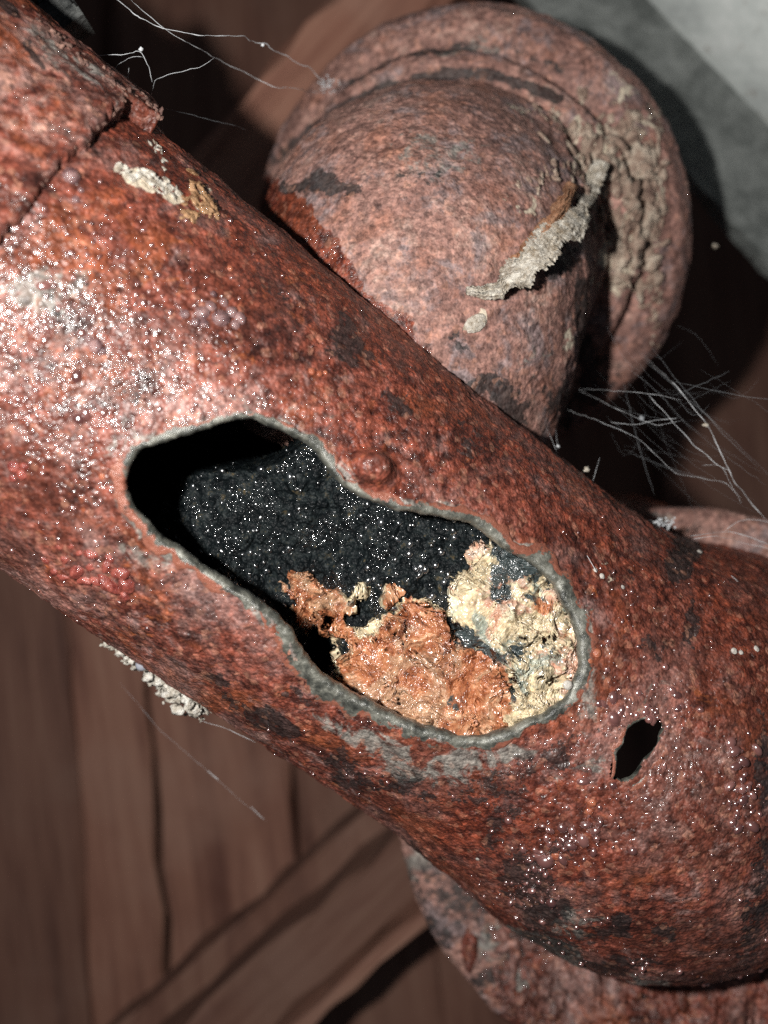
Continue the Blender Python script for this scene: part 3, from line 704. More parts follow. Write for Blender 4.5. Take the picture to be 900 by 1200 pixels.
def arc(pts, w):
    d = np.full(len(px_), 99.0)
    for (ax, ay), (bx, by) in zip(pts[:-1], pts[1:]):
        t_ = np.clip(((px_ - ax) * (bx - ax) + (py_ - ay) * (by - ay)) / ((bx - ax) ** 2 + (by - ay) ** 2), 0, 1)
        d = np.minimum(d, np.hypot(px_ - ax - t_ * (bx - ax), py_ - ay - t_ * (by - ay)))
    return sm(w * 1.5, w * .5, d + fbm(V_, 200, 3, 96) * 5)
arcs = np.maximum(arc([(322,188),(370,148),(430,110),(480,95),(520,87),(560,86),(600,94),(655,116)], 6.5) * (al > -.0425), arc([(415,98),(460,74),(510,60),(560,54),(610,62),(660,84)], 6) * .95 * (al > -.0265)) * (.62 + .9 * (fbm(V_, 40, 3, 95) + .35))
AB = {'dark': np.clip(np.maximum(arcs,
        blobs(px_ + j_, py_ + j2, [(375,218,46,9,6,1.0),(500,215,40,14,10,.4),(685,400,16,80,-6,1.0),(700,440,26,40,20,.6),(560,460,20,16,40,.8),(600,465,26,16,30,.6),(540,400,16,16,0,.4),(650,300,30,26,0,.8),(590,470,40,14,36,.9),(750,140,14,30,-40,.5),(660,470,14,40,0,.7)], .6)), 0, 1.2),
      'grey': blobs(px_ + j_, py_ + j2, [(520,190,80,40,10,.4),(560,60,60,8,0,.5),(620,440,30,40,0,.4)], .6),
      'dust': np.clip(.80 - red, 0, 1), 'bright': red, 'wet': red * .6,
      'cream': blobs(px_ + j_, py_ + j2, [(700,190,50,44,40,.66),(745,240,30,70,0,.6),(730,290,26,80,0,.56),(560,380,7,12,0,.9),(640,140,60,12,30,.45),(745,130,30,60,-30,.4),(655,395,8,16,0,.7),(620,240,40,20,-40,.35)], .6)}
BR = mesh('branch_hub', V_, F_, M_rust2, PIPE, attrs=AB)
tag(BR, 'dusty pink branch hub with two grooved beads')
_bf = np.where((N_ * (np.array([0, 0, CZ]) - V_)).sum(1) > 0)[0]; Vbr, Nbr, pbx, pby = V_, N_, px_, py_
def on_branch(px, py):
    dd = np.hypot(pbx[_bf] - px, pby[_bf] - py); c = np.where(dd < max(4, dd.min() + 2))[0]
    i = _bf[c[np.argmax(Vbr[_bf[c], 2])]]; return Vbr[i], Nbr[i]

# ================================================================== filling seen through the hole
h_s = np.arange(-.01, .20, .00042); h_t = np.arange(-.046, .046, .00042)
Sg, Tg = np.meshgrid(h_s, h_t, indexing='ij'); sg, tg = Sg.ravel(), Tg.ravel()
def at_h(h): return A0 + AX * sg[:, None] + E2 * tg[:, None] + E1 * np.asarray(h)[:, None]
def base_h(px, py):
    along = (px - 150) * .80 + (py - 600) * .60            # photo pixels along the pipe
    h = .004 + .012 * sm(-20, 180, along) + .014 * sm(170, 330, along) + .017 * sm(300, 470, along)
    perp = (px - 420) * .60 - (py - 680) * .80             # towards the upper right rim
    h = h + .006 * sm(10, 90, perp) * sm(420, 150, along)
    pit = np.exp(-(((px - 368) / 26) ** 2 + ((py - 775) / 44) ** 2))
    void = sdpoly(px, py, [(80, 660), (180, 604), (196, 585), (208, 556), (240, 548), (300, 547), (335, 536), (362, 516), (380, 430), (80, 430)])  # sludge sinks inside the outline of the rim's shadow
    return h - .022 * pit - .026 * sm(6, -14, void)
hh_ = np.full(len(sg), .02)
for _ in range(3):
    P_ = at_h(hh_); qx, qy = proj(P_); hh_ = base_h(qx, qy)
P_ = at_h(hh_); lumps = fbm(P_, 48, 5, 201) * .0060 + fbm(P_, 190, 3, 207) * .0010
cd, cv = cell(P_, 240, 211)
bub = np.sqrt(np.clip(1 - (cd / .62) ** 2, 0, 1)) * (.3 + .7 * cv)
rlim = np.sqrt(np.clip(.0505 ** 2 - tg ** 2, 0, 1))
Fg = gridfaces(len(h_s), len(h_t))
if (normals(P_, Fg) @ E1).mean() < 0: Fg = Fg[:, ::-1].copy()
n1_ = fbm(P_, 75, 4, 221); n2_ = fbm(P_, 330, 3, 225)
wx, wy = qx + n1_ * 16 + n2_ * 6, qy + fbm(P_, 75, 4, 231) * 16 + n2_ * 5
HB = np.minimum(hh_ + lumps + bub * .0009, rlim)
VB = at_h(HB)
kb = (np.abs(tg) < .0495) & (qx < 700)
VOIDP = [(80, 660), (180, 604), (196, 585), (208, 556), (240, 548), (300, 547), (335, 536), (362, 516), (380, 430), (80, 430)]  # rim's shadow shaped into the sludge: cut out here, black wall shows
kb2 = kb & (sdpoly(wx, wy, VOIDP) > -10)
V_, F_, _ = compact(VB, Fg[kb2[Fg].all(1)], {})
SL = mesh('black_sludge', V_, F_, M_black)
tag(SL, 'glistening wet black sludge lying inside the pipe, left half of the long hole', 'sludge')
ORP = [(322,690),(340,668),(362,664),(385,680),(410,688),(425,678),(432,690),(415,700),(405,715),(420,735),(440,728),(455,715),(470,708),(485,690),(500,705),(520,712),(528,730),(540,752),(565,765),(590,790),
  (600,815),(600,850),(575,872),(540,880),(490,870),(440,850),(405,835),(392,800),(398,770),(400,745),(390,728),(372,740),(355,728),(338,715)]
CRP = [(530,672),(545,655),(560,640),(575,625),(600,640),(640,655),(665,690),(690,730),(700,770),(690,820),(660,850),(620,862),(590,860),(588,835),(592,800),(570,770),(545,757),(530,735),(518,728),(524,705)]
RED = [(448,692),(458,676),(474,678),(478,690),(466,700),(452,702)]
def patch(name, poly, mat, lift, label, cat, darks, fz=1.0, s1=301):
    d = sdpoly(wx, wy, chaikin(poly, 1))
    edge = sm(2, -9, d)
    H = hh_ + lumps * .8 - .0015 + edge * (.0015 + lift) + edge * (fbm(P_, 120, 4, s1) * .0024 * fz + np.abs(fbm(P_, 230, 3, s1 + 5)) * .0016 * fz)
    V = at_h(np.minimum(H, rlim + .002)); keep = d < 6
    dk = blobs(wx, wy, darks, .6)
    mo = np.maximum(sm(10, -14, sdpoly(wx, wy, ORP)), blobs(wx, wy, [(640,712,36,14,20,.6),(655,745,24,12,0,.5),(470,690,20,14,0,1)], .7)) - .45 * blobs(wx, wy, [(430,700,30,20,0,1),(455,745,40,16,20,.8)], .7)
    V_, F_, A_ = compact(V, Fg[keep[Fg].all(1)], {'dark': dk, 'mixo': mo})
    return tag(mesh(name, V_, F_, mat, attrs=A_), label, cat)
patch('orange_sludge', ORP, M_orange, .0035, 'wet orange brown rust sludge at the lower edge of the long hole', 'sludge',
      [(345,705,20,14,0,.3),(372,735,18,10,30,.5),(520,790,10,8,0,.5),(530,820,9,7,0,.6),(500,765,10,6,0,.3)])
patch('cream_crust', CRP, M_cream, .0042, 'cream and grey mineral crust filling the right end of the long hole', 'mineral crust',
      [(600,650,30,22,30,.95),(575,680,16,26,0,.75),(535,745,26,18,30,.95),(570,765,26,12,40,.8),(600,760,26,16,0,.6),(580,800,14,30,-30,.8),(620,700,20,10,0,.55),(640,760,20,12,0,.45),(570,840,14,14,0,.7),(590,640,24,14,0,1.0),(640,680,20,10,40,.6)], .8, 401)
patch('orange_lump', RED, M_orange, .0025, 'small orange rust lump standing alone in the black sludge', 'rust lump', [], .6, 501)
# bubbles on the black sludge
cand = np.where(kb2 & (sdpoly(wx, wy, HOLEC) < 8) & (sdpoly(wx, wy, ORP) > 2) & (sdpoly(wx, wy, CRP) > 2))[0]
dens = .10 + .90 * sm(-.10, .22, n1_[cand]); pick_ = cand[rng.random(len(cand)) < dens * .030]
NBn = normals(VB, Fg)
o = many_balls('sludge_bubbles', VB[pick_] + NBn[pick_] * .00042, .00030 + .00060 * rng.random(len(pick_)) ** 2.5, NBn[pick_], M_bub, None, 1, .8)
_ = tag(o, 'tiny shiny bubbles and grains strewn over the black sludge in the hole', 'bubbles', kind='stuff')

bigp = cand[rng.random(len(cand)) < dens * .010]
o = many_balls('large_bubbles', VB[bigp] + NBn[bigp] * .0004, .00055 + .00065 * rng.random(len(bigp)), NBn[bigp], M_bub, None, 2, .7)
tag(o, 'larger gleaming bubbles scattered among the tiny ones on the black sludge', 'bubbles', kind='stuff')
# ================================================================== blisters, droplets and scabs on the pipe
M_bigb = simple('translucent_brown_blister', (.06, .035, .03), (.28, .15, .11), .3, 260, .0009, 220, coat=.8, stops=[(.36, (.05, .03, .03)), (.5, (.17, .09, .07)), (.64, (.34, .19, .14))])
def blister(px, py, rpx, mat, name='rust_blister', flat=.5, asp=1.0, ang=0, sub=3, bumpy=.12, surf=on_pipe, label=None):
    q = surf(px, py)
    if q is None: return
    P, N = q; r = rpx / F * (CZ - P[2]); V0, F0 = ICO[sub]; u, v, w = frame(N)
    ux = np.array([math.cos(math.radians(ang)), -math.sin(math.radians(ang)), 0]); u = ux - w * (ux @ w); u /= np.linalg.norm(u); v = np.cross(w, u)
    nz = 1 + bumpy * fbm(V0 * 1.0 + px, 1.6, 3, int(px + py))
    V = P + N * (r * .02) + (V0[:, :1] * u * r * asp + V0[:, 1:2] * v * r / asp + V0[:, 2:3] * w * r * flat) * nz[:, None]
    o = mesh(name, V, F0, mat, PIPE)
    if label: o['label'] = label
    return o
blister(83, 206, 11, M_bl_brown, flat=.85, sub=4, bumpy=.05, label='round shiny purple bead near the collar seam')
for x, y, r in [(236,368,9),(246,358,7),(258,374,11),(270,366,8),(282,374,8),(228,378,6),(262,354,6),(250,346,5),(215,368,6),(276,382,6),(240,380,6)]:
    blister(x, y, r, M_bl_brown, flat=.8, bumpy=.25)
for x, y, r in [(78,655,8),(90,668,10),(104,662,8),(112,676,9),(126,664,8),(124,682,10),(98,680,9),(62,668,7),(140,672,8),(148,684,9),(146,698,6),(66,640,6),(84,640,5),(108,648,6),(56,655,5),(130,652,6),(92,650,6),(75,676,6)]:
    blister(x + rng.normal() * 2, y + rng.normal() * 2, r * (.7 + .6 * rng.random()), M_bl_red, flat=.75, asp=1 + .3 * rng.random(), ang=rng.random() * 180, bumpy=.5)
for x, y, r in [(16,548,8),(24,556,7),(30,546,5),(14,560,5),(112,405,9),(104,398,5),(120,412,5),(90,235,5),(94,222,4),(186,152,4)]:
    blister(x, y, r, M_bl_red if x < 60 else M_bl_brown, flat=.7)
M_red_dot = blister_mat('orange_red_bead', (.20, .04, .02), (.42, .15, .08))
for x, y, r in [(366,435,5),(374,437,4),(381,436,3),(700,766,6),(652,1002,6),(658,1008,5),(690,775,4),(645,1010,4),(120,560,4),(90,420,3),(270,315,4),(100,290,3),(480,515,3),(695,940,6),(690,950,5)]:
    blister(x, y, r, M_red_dot, name='orange_bead', flat=.7)
M_pale = simple('pale_grey_grain', (.28, .26, .24), (.62, .58, .52), .4, 600, .0003, 700, coat=.4)
for x, y, r in [(665,802,6),(860,762,4),(868,765,3),(886,761,4),(820,646,3),(705,675,4),(697,668,3),(730,688,3),(560,1005,3)]:
    blister(x, y, r, M_pale, name='pale_grain', flat=.7)
clusters = [(745,835,50,40,170,2.4),(800,850,60,60,90,1.3),(670,985,46,30,120,2.4),(710,935,50,22,40,2.0),(765,895,26,16,26,2.2),(870,925,24,50,70,2.6),(600,960,120,50,110,1.1),(690,760,60,70,160,1.4),
  (60,380,100,120,380,1.6),(150,330,130,90,300,1.3),(90,600,100,90,260,1.3),(250,600,60,60,60,1.1),(220,400,60,60,160,1.4),(250,470,70,30,70,1.4),(120,690,110,50,160,1.2),(640,650,60,60,100,1.0),(760,700,90,60,200,1.1),
  (620,1035,50,40,150,1.7),(650,1105,80,40,110,1.6),(880,1160,60,40,150,2.0),(850,1000,60,90,80,1.3),(320,870,90,40,90,1.0),(420,910,90,30,110,1.1),(300,310,90,80,160,1.0),(110,290,90,60,160,1.4),
  (400,360,90,90,90,.9),(740,1130,100,24,110,1.6),(700,870,90,90,120,1.1),(505,540,60,60,30,.9),(560,1030,60,50,60,1.0),(40,500,50,60,160,1.3),(790,1020,120,110,120,1.0)]
clusters += [(735,838,40,30,34,3.4),(670,985,40,28,30,3.6),(870,925,22,44,22,3.8),(700,910,30,16,12,3.6),(60,395,70,80,50,3.0),(150,500,60,40,26,2.8),(610,1050,40,40,26,2.8)]
Pd, Rd, Nd = [], [], []
for cx, cy, sx, sy, n, rp in clusters:
    for _ in range(int(n * (.55 if cx < 300 or sx < 52 else .3))):
        x, y = cx + rng.normal() * sx * .55, cy + rng.normal() * sy * .55
        if x < -8 or x > 908 or y > 1208 or y < 20: continue
        if math.hypot(x - 745, (y - 878)) < 34 and abs((x - 745) * .85 + (y - 878) * .5) < 26: continue
        q = on_pipe(x, y)
        if q is None: continue
        Pd.append(q[0]); Nd.append(q[1]); Rd.append(rp * (.40 + 2.1 * rng.random() ** 3) / F * (CZ - q[0][2]) * 1.15)
inside = sdpoly(*proj(np.array(Pd)), HOLEC) > 14
Pd, Nd, Rd = np.array(Pd)[inside], np.array(Nd)[inside], np.array(Rd)[inside]
o = many_balls('surface_droplets', Pd + Nd * .0002, Rd, Nd, M_drop, PIPE, 2, .75); o['kind'] = 'stuff'

# angular scabs and flakes breaking up the surface
def shards(name, L, mat, parent, surf, thick=.35, seed=1):
    r_ = np.random.default_rng(seed); Vs, Fs, o_ = [], [], 0
    V0, F0 = ICO[1]
    for cx, cy, sx, sy, an, n, rp in L:
        c, s_ = math.cos(math.radians(an)), math.sin(math.radians(an))
        for _ in range(n):
            a, b = r_.normal() * sx * .5, r_.normal() * sy * .5
            x, y = cx + a * c - b * s_, cy + a * s_ + b * c
            q = surf(x, y)
            if q is None: continue
            P, N = q; N = N + r_.normal(size=3) * .45; N /= np.linalg.norm(N); u, v, w = frame(N); r = rp * (.4 + r_.random()) / F * (CZ - P[2])
            ph = r_.random() * 6.28; k = V0 * (.65 + .6 * r_.random(len(V0)))[:, None]
            X = (u * math.cos(ph) + v * math.sin(ph)); Y = np.cross(w, X)
            Vs.append(P + N * r * .25 + k[:, :1] * X * r * (1 + .6 * r_.random()) + k[:, 1:2] * Y * r * .8 + k[:, 2:3] * w * r * thick); Fs.append(F0 + o_); o_ += len(V0)
    return mesh(name, np.vstack(Vs), np.vstack(Fs), mat, parent, smooth=False)
o = shards('rust_scale', [(230,240,50,20,40,26,6),(250,250,30,30,0,16,5),(168,128,30,14,40,40,4),(184,135,8,30,0,24,4),(60,45,60,10,40,40,4),(110,85,60,10,42,40,4),(140,105,60,8,40,50,3.4),(20,20,40,14,20,20,5),(180,175,16,20,0,14,3)],
    simple('brown_rust_scale', (.07, .035, .028), (.30, .17, .12), .6, 300, .0006, 500), PIPE, on_pipe, .4, 3) if False else None
_sf = np.where((Ns * (np.array([0, 0, CZ]) - Vs)).sum(1) > -.2)[0]
VsS, NsS = Vs.copy(), Ns.copy()
def on_sleeve(px, py):
    dd = np.hypot(pxs[_sf] - px, pys[_sf] - py); i = _sf[np.argmin(dd)]
    if dd.min() > 8: return None
    return VsS[i], NsS[i]
M_scale = simple('brown_rust_scale', (.07, .035, .030), (.30, .17, .13), .6, 300, .0006, 500)
o = shards('rust_scale', [(60,40,60,8,40,60,3.4),(100,75,60,8,42,60,3.4),(140,104,50,8,40,60,3.2),(168,122,20,10,30,50,3.6),(178,140,7,22,0,44,3.4),(120,150,60,5,-42,40,2.6),(30,250,60,5,-60,30,2.2)], M_scale, PIPE, on_sleeve, .45, 3)
o['kind'] = 'stuff'
o = shards('pale_scraps', [(150,205,10,5,30,14,5),(180,214,26,7,32,34,5.5),(195,222,14,6,40,14,5),(183,172,12,5,50,10,3),(192,190,3,14,0,8,2.5),(778,612,10,3,10,10,4)], M_flake, None, on_pipe, .35, 4)
tag(o, 'cream scraps of dried scale stuck to the pipe below the collar seam', 'scale', kind='stuff')
o = shards('tan_scraps', [(235,236,22,18,50,34,6),(245,245,10,14,0,16,5),(222,250,14,8,0,12,4)], simple('tan_scale', (.16, .075, .03), (.46, .27, .14), .5, 400, .0006, 500, coat=.3), None, on_pipe, .4, 6)
tag(o, 'tan brown curled scraps right of the cream scale near the collar', 'scale', kind='stuff')

def on_flange(px, py):
    dd = np.hypot(fpx - px, fpy - py); i = int(np.argmin(dd)); return (Vfl[i], Nfl[i]) if dd[i] < 6 else None
# white crust along the lower left edge of the pipe
Vs2, Fs2, o_ = [], [], 0
V0, F0 = ICO[2]
r_ = np.random.default_rng(12)
line = [(122,742,5),(130,752,8),(142,758,8),(150,768,8),(164,776,9),(176,786,8),(186,796,11),(198,806,11),(210,818,13),(222,828,11),(234,828,12),(246,820,9),(214,806,9),(228,818,10),(172,770,5),(158,764,6)]
for x, y, r in line:
    for k in range(46):
        xx, yy = x + r_.normal() * r * .55, y + r_.normal() * r * .5; z = .004 + r_.random() * .014
        P = wp(xx, yy, z); rr1 = r * (.10 + .55 * r_.random() ** 2.4) / F * (CZ - z)
        V = P + V0 * rr1 * (1 + .8 * fbm(V0 + k + x, 1.6, 3, k))[:, None] * (.4 + 1.0 * r_.random(3)); Vs2.append(V); Fs2.append(F0 + o_); o_ += len(V0)
o = mesh('white_crust', np.vstack(Vs2), np.vstack(Fs2), M_crust)
tag(o, 'knobbly white mineral crust clinging to the lower left edge of the pipe', 'mineral crust')
Pq = wp(166, 779, .022)
o = mesh('grey_droplet', Pq + ICO[3][0] * .0017, ICO[3][1], M_drop, attrs={'rnd': np.ones(len(ICO[3][0]))})
g = NT('milky_droplet'); g.set(Base_Color=(.28, .29, .33), Roughness=.1, Coat_Weight=1.0, Coat_Roughness=.03); o.data.materials.clear(); o.data.materials.append(g.m)
tag(o, 'round grey water droplet sitting in the white crust', 'droplet')

# dusty debris heap and the peeled flake on the branch hub
def crumbs(name, L, mat, parent, surf, thick=.6, seed=1, sub=2, rag=.5, smooth=True):
    r_ = np.random.default_rng(seed); Vq, Fq, o_ = [], [], 0; V0, F0 = ICO[sub]
    for cx, cy, sx, sy, an, n, rp in L:
        c, s_ = math.cos(math.radians(an)), math.sin(math.radians(an))
        for _ in range(n):
            a, b = r_.normal() * sx * .5, r_.normal() * sy * .5
            q = surf(cx + a * c - b * s_, cy + a * s_ + b * c)
            if q is None: continue
            P, N = q; u, v, w = frame(N + r_.normal(size=3) * .35); r = rp * (.10 + .75 * r_.random() ** 2.6) / F * (CZ - P[2])
            f = 1 + rag * fbm(V0 * 1.0 + r_.random() * 50, 1.5, 3, 5); a2 = 1 + .8 * r_.random(); k = V0 * f[:, None] * np.array([a2, 1 / a2, thick]) * r
            Vq.append(P + N * r * .15 + k[:, :1] * u + k[:, 1:2] * v + k[:, 2:3] * w); Fq.append(F0 + o_); o_ += len(V0)
    return mesh(name, np.vstack(Vq), np.vstack(Fq), mat, parent, smooth=smooth)
o = crumbs('corrosion_lumps', [(700,1165,110,30,-6,110,26),(830,1170,90,40,-14,110,30),(760,1190,120,20,0,80,22),(620,1165,50,40,30,50,16),(600,1110,20,60,0,40,12),(890,1130,20,60,0,40,22)], M_rust, PIPE, on_flange, .5, 18, 3, .8)
o['kind'] = 'stuff'
fl = [(x, y, on_flange(x, y)) for x, y in [(870 + rng.normal() * 26, 1165 + rng.normal() * 22) for _ in range(36)] + [(700 + rng.normal() * 60, 1168 + rng.normal() * 12) for _ in range(20)] + [(575 + rng.normal() * 20, 1090 + rng.normal() * 40) for _ in range(10)]]
fl = [q for q in fl if q[2] is not None]
o = many_balls('flange_droplets', np.array([q[2][0] + q[2][1] * .0008 for q in fl]), .0004 + .0008 * rng.random(len(fl)), np.array([q[2][1] for q in fl]), M_drop, PIPE, 2, .8); o['kind'] = 'stuff'
o = crumbs('crumbly_debris', [(700,180,50,40,40,150,13),(742,215,24,50,0,150,15),(752,270,14,60,0,120,14),(730,300,24,40,0,80,11),(762,320,10,50,0,70,10),(690,240,34,24,-40,90,11),(660,150,40,14,30,80,8),(640,210,60,14,-30,70,7),
     (745,150,16,40,-30,60,8),(772,240,8,70,0,80,9),(768,350,8,50,0,50,6),(715,330,14,14,0,24,9),(720,250,40,40,0,160,7)], M_crumb, None, on_branch, .42, 8, 2, .95)
tag(o, 'heap of pale crumbly dust and scale on the right shoulder of the branch hub', 'debris', kind='stuff')
def ribbon(name, ctrl, mat, label, cat, seed=0, thick=.0006, lift=.004, nw=22, ns=160, rag=.45, parent=None):
    """curled flake: a ragged ribbon with real thickness; ctrl rows are x, y, half width (px), height, twist"""
    C = chaikin(np.array(ctrl, float), 3, closed=False); d = np.r_[0, np.cumsum(np.hypot(*np.diff(C[:, :2], axis=0).T))]
    tt = np.linspace(0, d[-1], ns); C = np.stack([np.interp(tt, d, C[:, k]) for k in range(C.shape[1])], 1)
    T = np.gradient(C[:, :2], axis=0); T /= np.linalg.norm(T, axis=1)[:, None]; Nn = np.stack([-T[:, 1], T[:, 0]], 1)
    top, bot = [], []
    for i in range(ns):
        P, N = on_branch(C[i, 0], C[i, 1])
        e0 = 1 + rag * float(vnoise(np.array([[i * .11, 1, seed]]), 1)[0]) + .22 * float(vnoise(np.array([[i * .9, 1, seed]]), 1)[0]); e1 = 1 + rag * float(vnoise(np.array([[i * .09, 7, seed]]), 2)[0]) + .22 * float(vnoise(np.array([[i * 1.1, 7, seed]]), 2)[0])
        for k in range(nw):
            v = -e0 + (e0 + e1) * k / (nw - 1); x, y = C[i, :2] + Nn[i] * v * C[i, 2]
            z = P[2] + C[i, 3] + lift * (.55 - v * v * .8) + C[i, 4] * v + .0012 * float(vnoise(np.array([[i * .07, k * 1.1, seed]]), 3)[0]) + .0009 * float(vnoise(np.array([[i * .16, k * 2.7, seed]]), 4)[0])
            top.append(wp(x, y, z)); bot.append(wp(x, y, z - thick))
    V = np.array(top + bot); n = ns * nw; F1 = gridfaces(ns, nw); F2 = F1[:, ::-1] + n
    ring = [k for k in range(nw)] + [i * nw + nw - 1 for i in range(1, ns)] + [(ns - 1) * nw + k for k in range(nw - 2, -1, -1)] + [i * nw for i in range(ns - 2, 0, -1)]
    F3 = np.array([[ring[i], ring[(i + 1) % len(ring)], ring[(i + 1) % len(ring)] + n, ring[i] + n] for i in range(len(ring))])
    o = mesh(name, V, np.vstack([F1, F2, F3]), mat); 
    return tag(o, label, cat)
ribbon('peeled_flake', [(546,340,5,.001,0),(575,341,9,.003,.001),(600,328,15,.006,.002),(628,300,20,.009,.002),(655,272,20,.011,.002),(676,254,15,.012,.001),(690,232,12,.012,0),(698,208,11,.011,0),(706,188,9,.009,0)],
       M_flake, 'long pale fibrous flake peeling off the branch hub and casting a shadow', 'flake', 3)
ribbon('peeled_flake', [(600,306,5,.001,0),(618,292,8,.003,.001),(640,268,10,.006,.002),(658,240,8,.008,.001),(672,215,6,.008,0)],
       simple('orange_back_flake', (.22, .09, .04), (.52, .30, .18), .7, 300, .0006, 500), 'shorter orange tinted flake lying just above the long pale one', 'flake', 9)
o = shards('flake_fibres', [(640,290,60,20,-40,60,4),(690,235,16,40,20,40,4),(600,330,30,10,-20,20,4)], M_flake, None, lambda x, y: (on_branch(x, y)[0] + np.array([0, 0, .010]), on_branch(x, y)[1]), .3, 10) if False else None
o = blister(560, 381, 13, M_flake, name='pale_lump', flat=.4, asp=.8, ang=60, bumpy=.35, surf=on_branch)
o.parent = None; o.location = (0, 0, 0); tag(o, 'oval pale lump stuck on the branch hub below the peeled flake', 'lump')

# black cracked rubber at the top left corner
Vr, Fr, o_ = [], [], 0
for i in range(9):
    c = wp(52 + i * 4.2, -16 + i * 6.5, .012); u = np.array([.8, .6, 0]); v = np.array([-.55, .8, 0]); w = np.array([0, 0, 1.0])
    V, Fq = box_geo(c, u, v, w, .0075 + .001 * (i % 3), .0019, .012, 3, .0003, i); Vr.append(V); Fr += [[k + o_ for k in f] for f in Fq]; o_ += len(V)
o = mesh('rubber_strap', np.vstack(Vr), Fr, M_rubber, smooth=False)
tag(o, 'cracked ribbed black rubber strap at the top left corner behind the collar', 'strap')

# ================================================================== cobwebs
def strand(name, pts, rad_px, mat, label=None, group=None, wob=1.2, seed=0, parent=None, kind=None):
    p = np.array([wp(*q) for q in pts]); d = np.r_[0, np.cumsum(np.linalg.norm(np.diff(p, axis=0), axis=1))]
    n = max(12, int(d[-1] / .0009)); tt = np.linspace(0, d[-1], n); X = np.stack([np.interp(tt, d, p[:, k]) for k in range(3)], 1)
    for _ in range(3): X[1:-1] = X[1:-1] * .5 + (X[2:] + X[:-2]) * .25
    q = np.column_stack([tt * 260, np.full(n, seed * 3.1), np.zeros(n)])
    X[:, 0] += vnoise(q, 1) * wob * .00022 + vnoise(q * 3, 4) * wob * .00008; X[:, 1] += vnoise(q, 2) * wob * .00022 + vnoise(q * 3, 5) * wob * .00008
    r = rad_px / F * .17 * (1 + .6 * vnoise(q * 2, 3)); 
    V, Fc = tube_geo(X, np.clip(r, rad_px / F * .06, 1) * .52 * np.clip(np.sin(np.linspace(.01, 3.13, n)) * 6, .15, 1), 5)
    o = mesh(name, V, Fc, mat, parent)
    if label: tag(o, label, 'cobweb', group, kind)
    return o
Z1 = .03
G1 = 'cobweb strands at the top left'
strand('cobweb_strand', [(128,-6,Z1),(165,22,Z1),(205,38,Z1),(240,42,Z1),(284,42,Z1-.01),(304,52,Z1-.02),(308,50,Z1-.02),(330,64,Z1-.03),(360,78,Z1-.04),(380,95,Z1-.05),(392,100,-.04)], 1.25, M_web, 'thick upper cobweb strand sagging from the top edge to the branch hub', G1, 2, 1)
strand('cobweb_strand', [(148,-6,Z1),(185,28,Z1),(215,48,Z1),(260,72,Z1-.02),(300,92,Z1-.03),(322,102,Z1-.03),(350,104,Z1-.04),(365,108,-.03),(384,106,-.04)], .9, M_web, 'thinner lower cobweb strand crossing under the thick one to the branch hub', G1, 1.5, 2)
strand('cobweb_strand', [(250,68,Z1),(238,76,Z1),(215,85,Z1),(195,88,Z1),(180,93,Z1),(178,116,.02),(186,148,.02)], .7, M_web, 'short cobweb branch dropping to the collar edge', G1, 2, 3)
strand('cobweb_strand', [(96,54,.03),(112,65,.03),(140,64,.03),(155,62,.03),(165,57,.03),(176,78,.03),(179,96,.03)], .8, M_web, 'cobweb thread running along the edge of the rusty collar', G1, 2, 4)
strand('cobweb_strand', [(134,84,.03),(136,76,.03),(150,70,.03),(155,64,.03),(168,66,.03)], .7, M_web, 'tiny forked cobweb thread beside the knot on the collar edge', G1, 2, 5)
strand('cobweb_strand', [(150,92,.03),(151,80,.03)], .8, M_web, 'very short hanging cobweb stub beside the collar edge', G1, 1, 6)
strand('cobweb_strand', [(200,200,.02),(186,125,.03),(230,136,.02),(275,147,.01),(290,153,.0)], .45, M_fine, 'faint dotted cobweb thread below the forked threads', G1, 1, 7)
def knot(name, P, rpx, mat, label, seed=0, asp=(1, 1, 1)):
    V0, F0 = ICO[2]; r = rpx * .72 / F * (CZ - P[2]); V = P + V0 * r * (1 + .9 * fbm(V0 + seed, 1.8, 2, seed))[:, None] * np.array(asp)
    return tag(mesh(name, V, F0, mat), label, 'cobweb speck')
knot('web_knot', wp(165, 57, .031), 3.4, M_web, 'small white knot where cobweb threads meet above the collar', 1)
knot('web_knot', wp(308, 53, .011), 2.6, M_web, 'little curl in the thick upper cobweb strand', 2)
o = many_balls('web_tuft', np.array([wp(384 + rng.normal() * 5, 99 + rng.normal() * 4, -.04 + rng.normal() * .001) for _ in range(40)]), np.full(40, .00035), rng.normal(size=(40, 3)), M_web, None)
tag(o, 'white fluffy tuft where the strands meet the branch hub', 'cobweb speck')
G2 = 'cobweb strands in the gap at the right'
ZR = .005
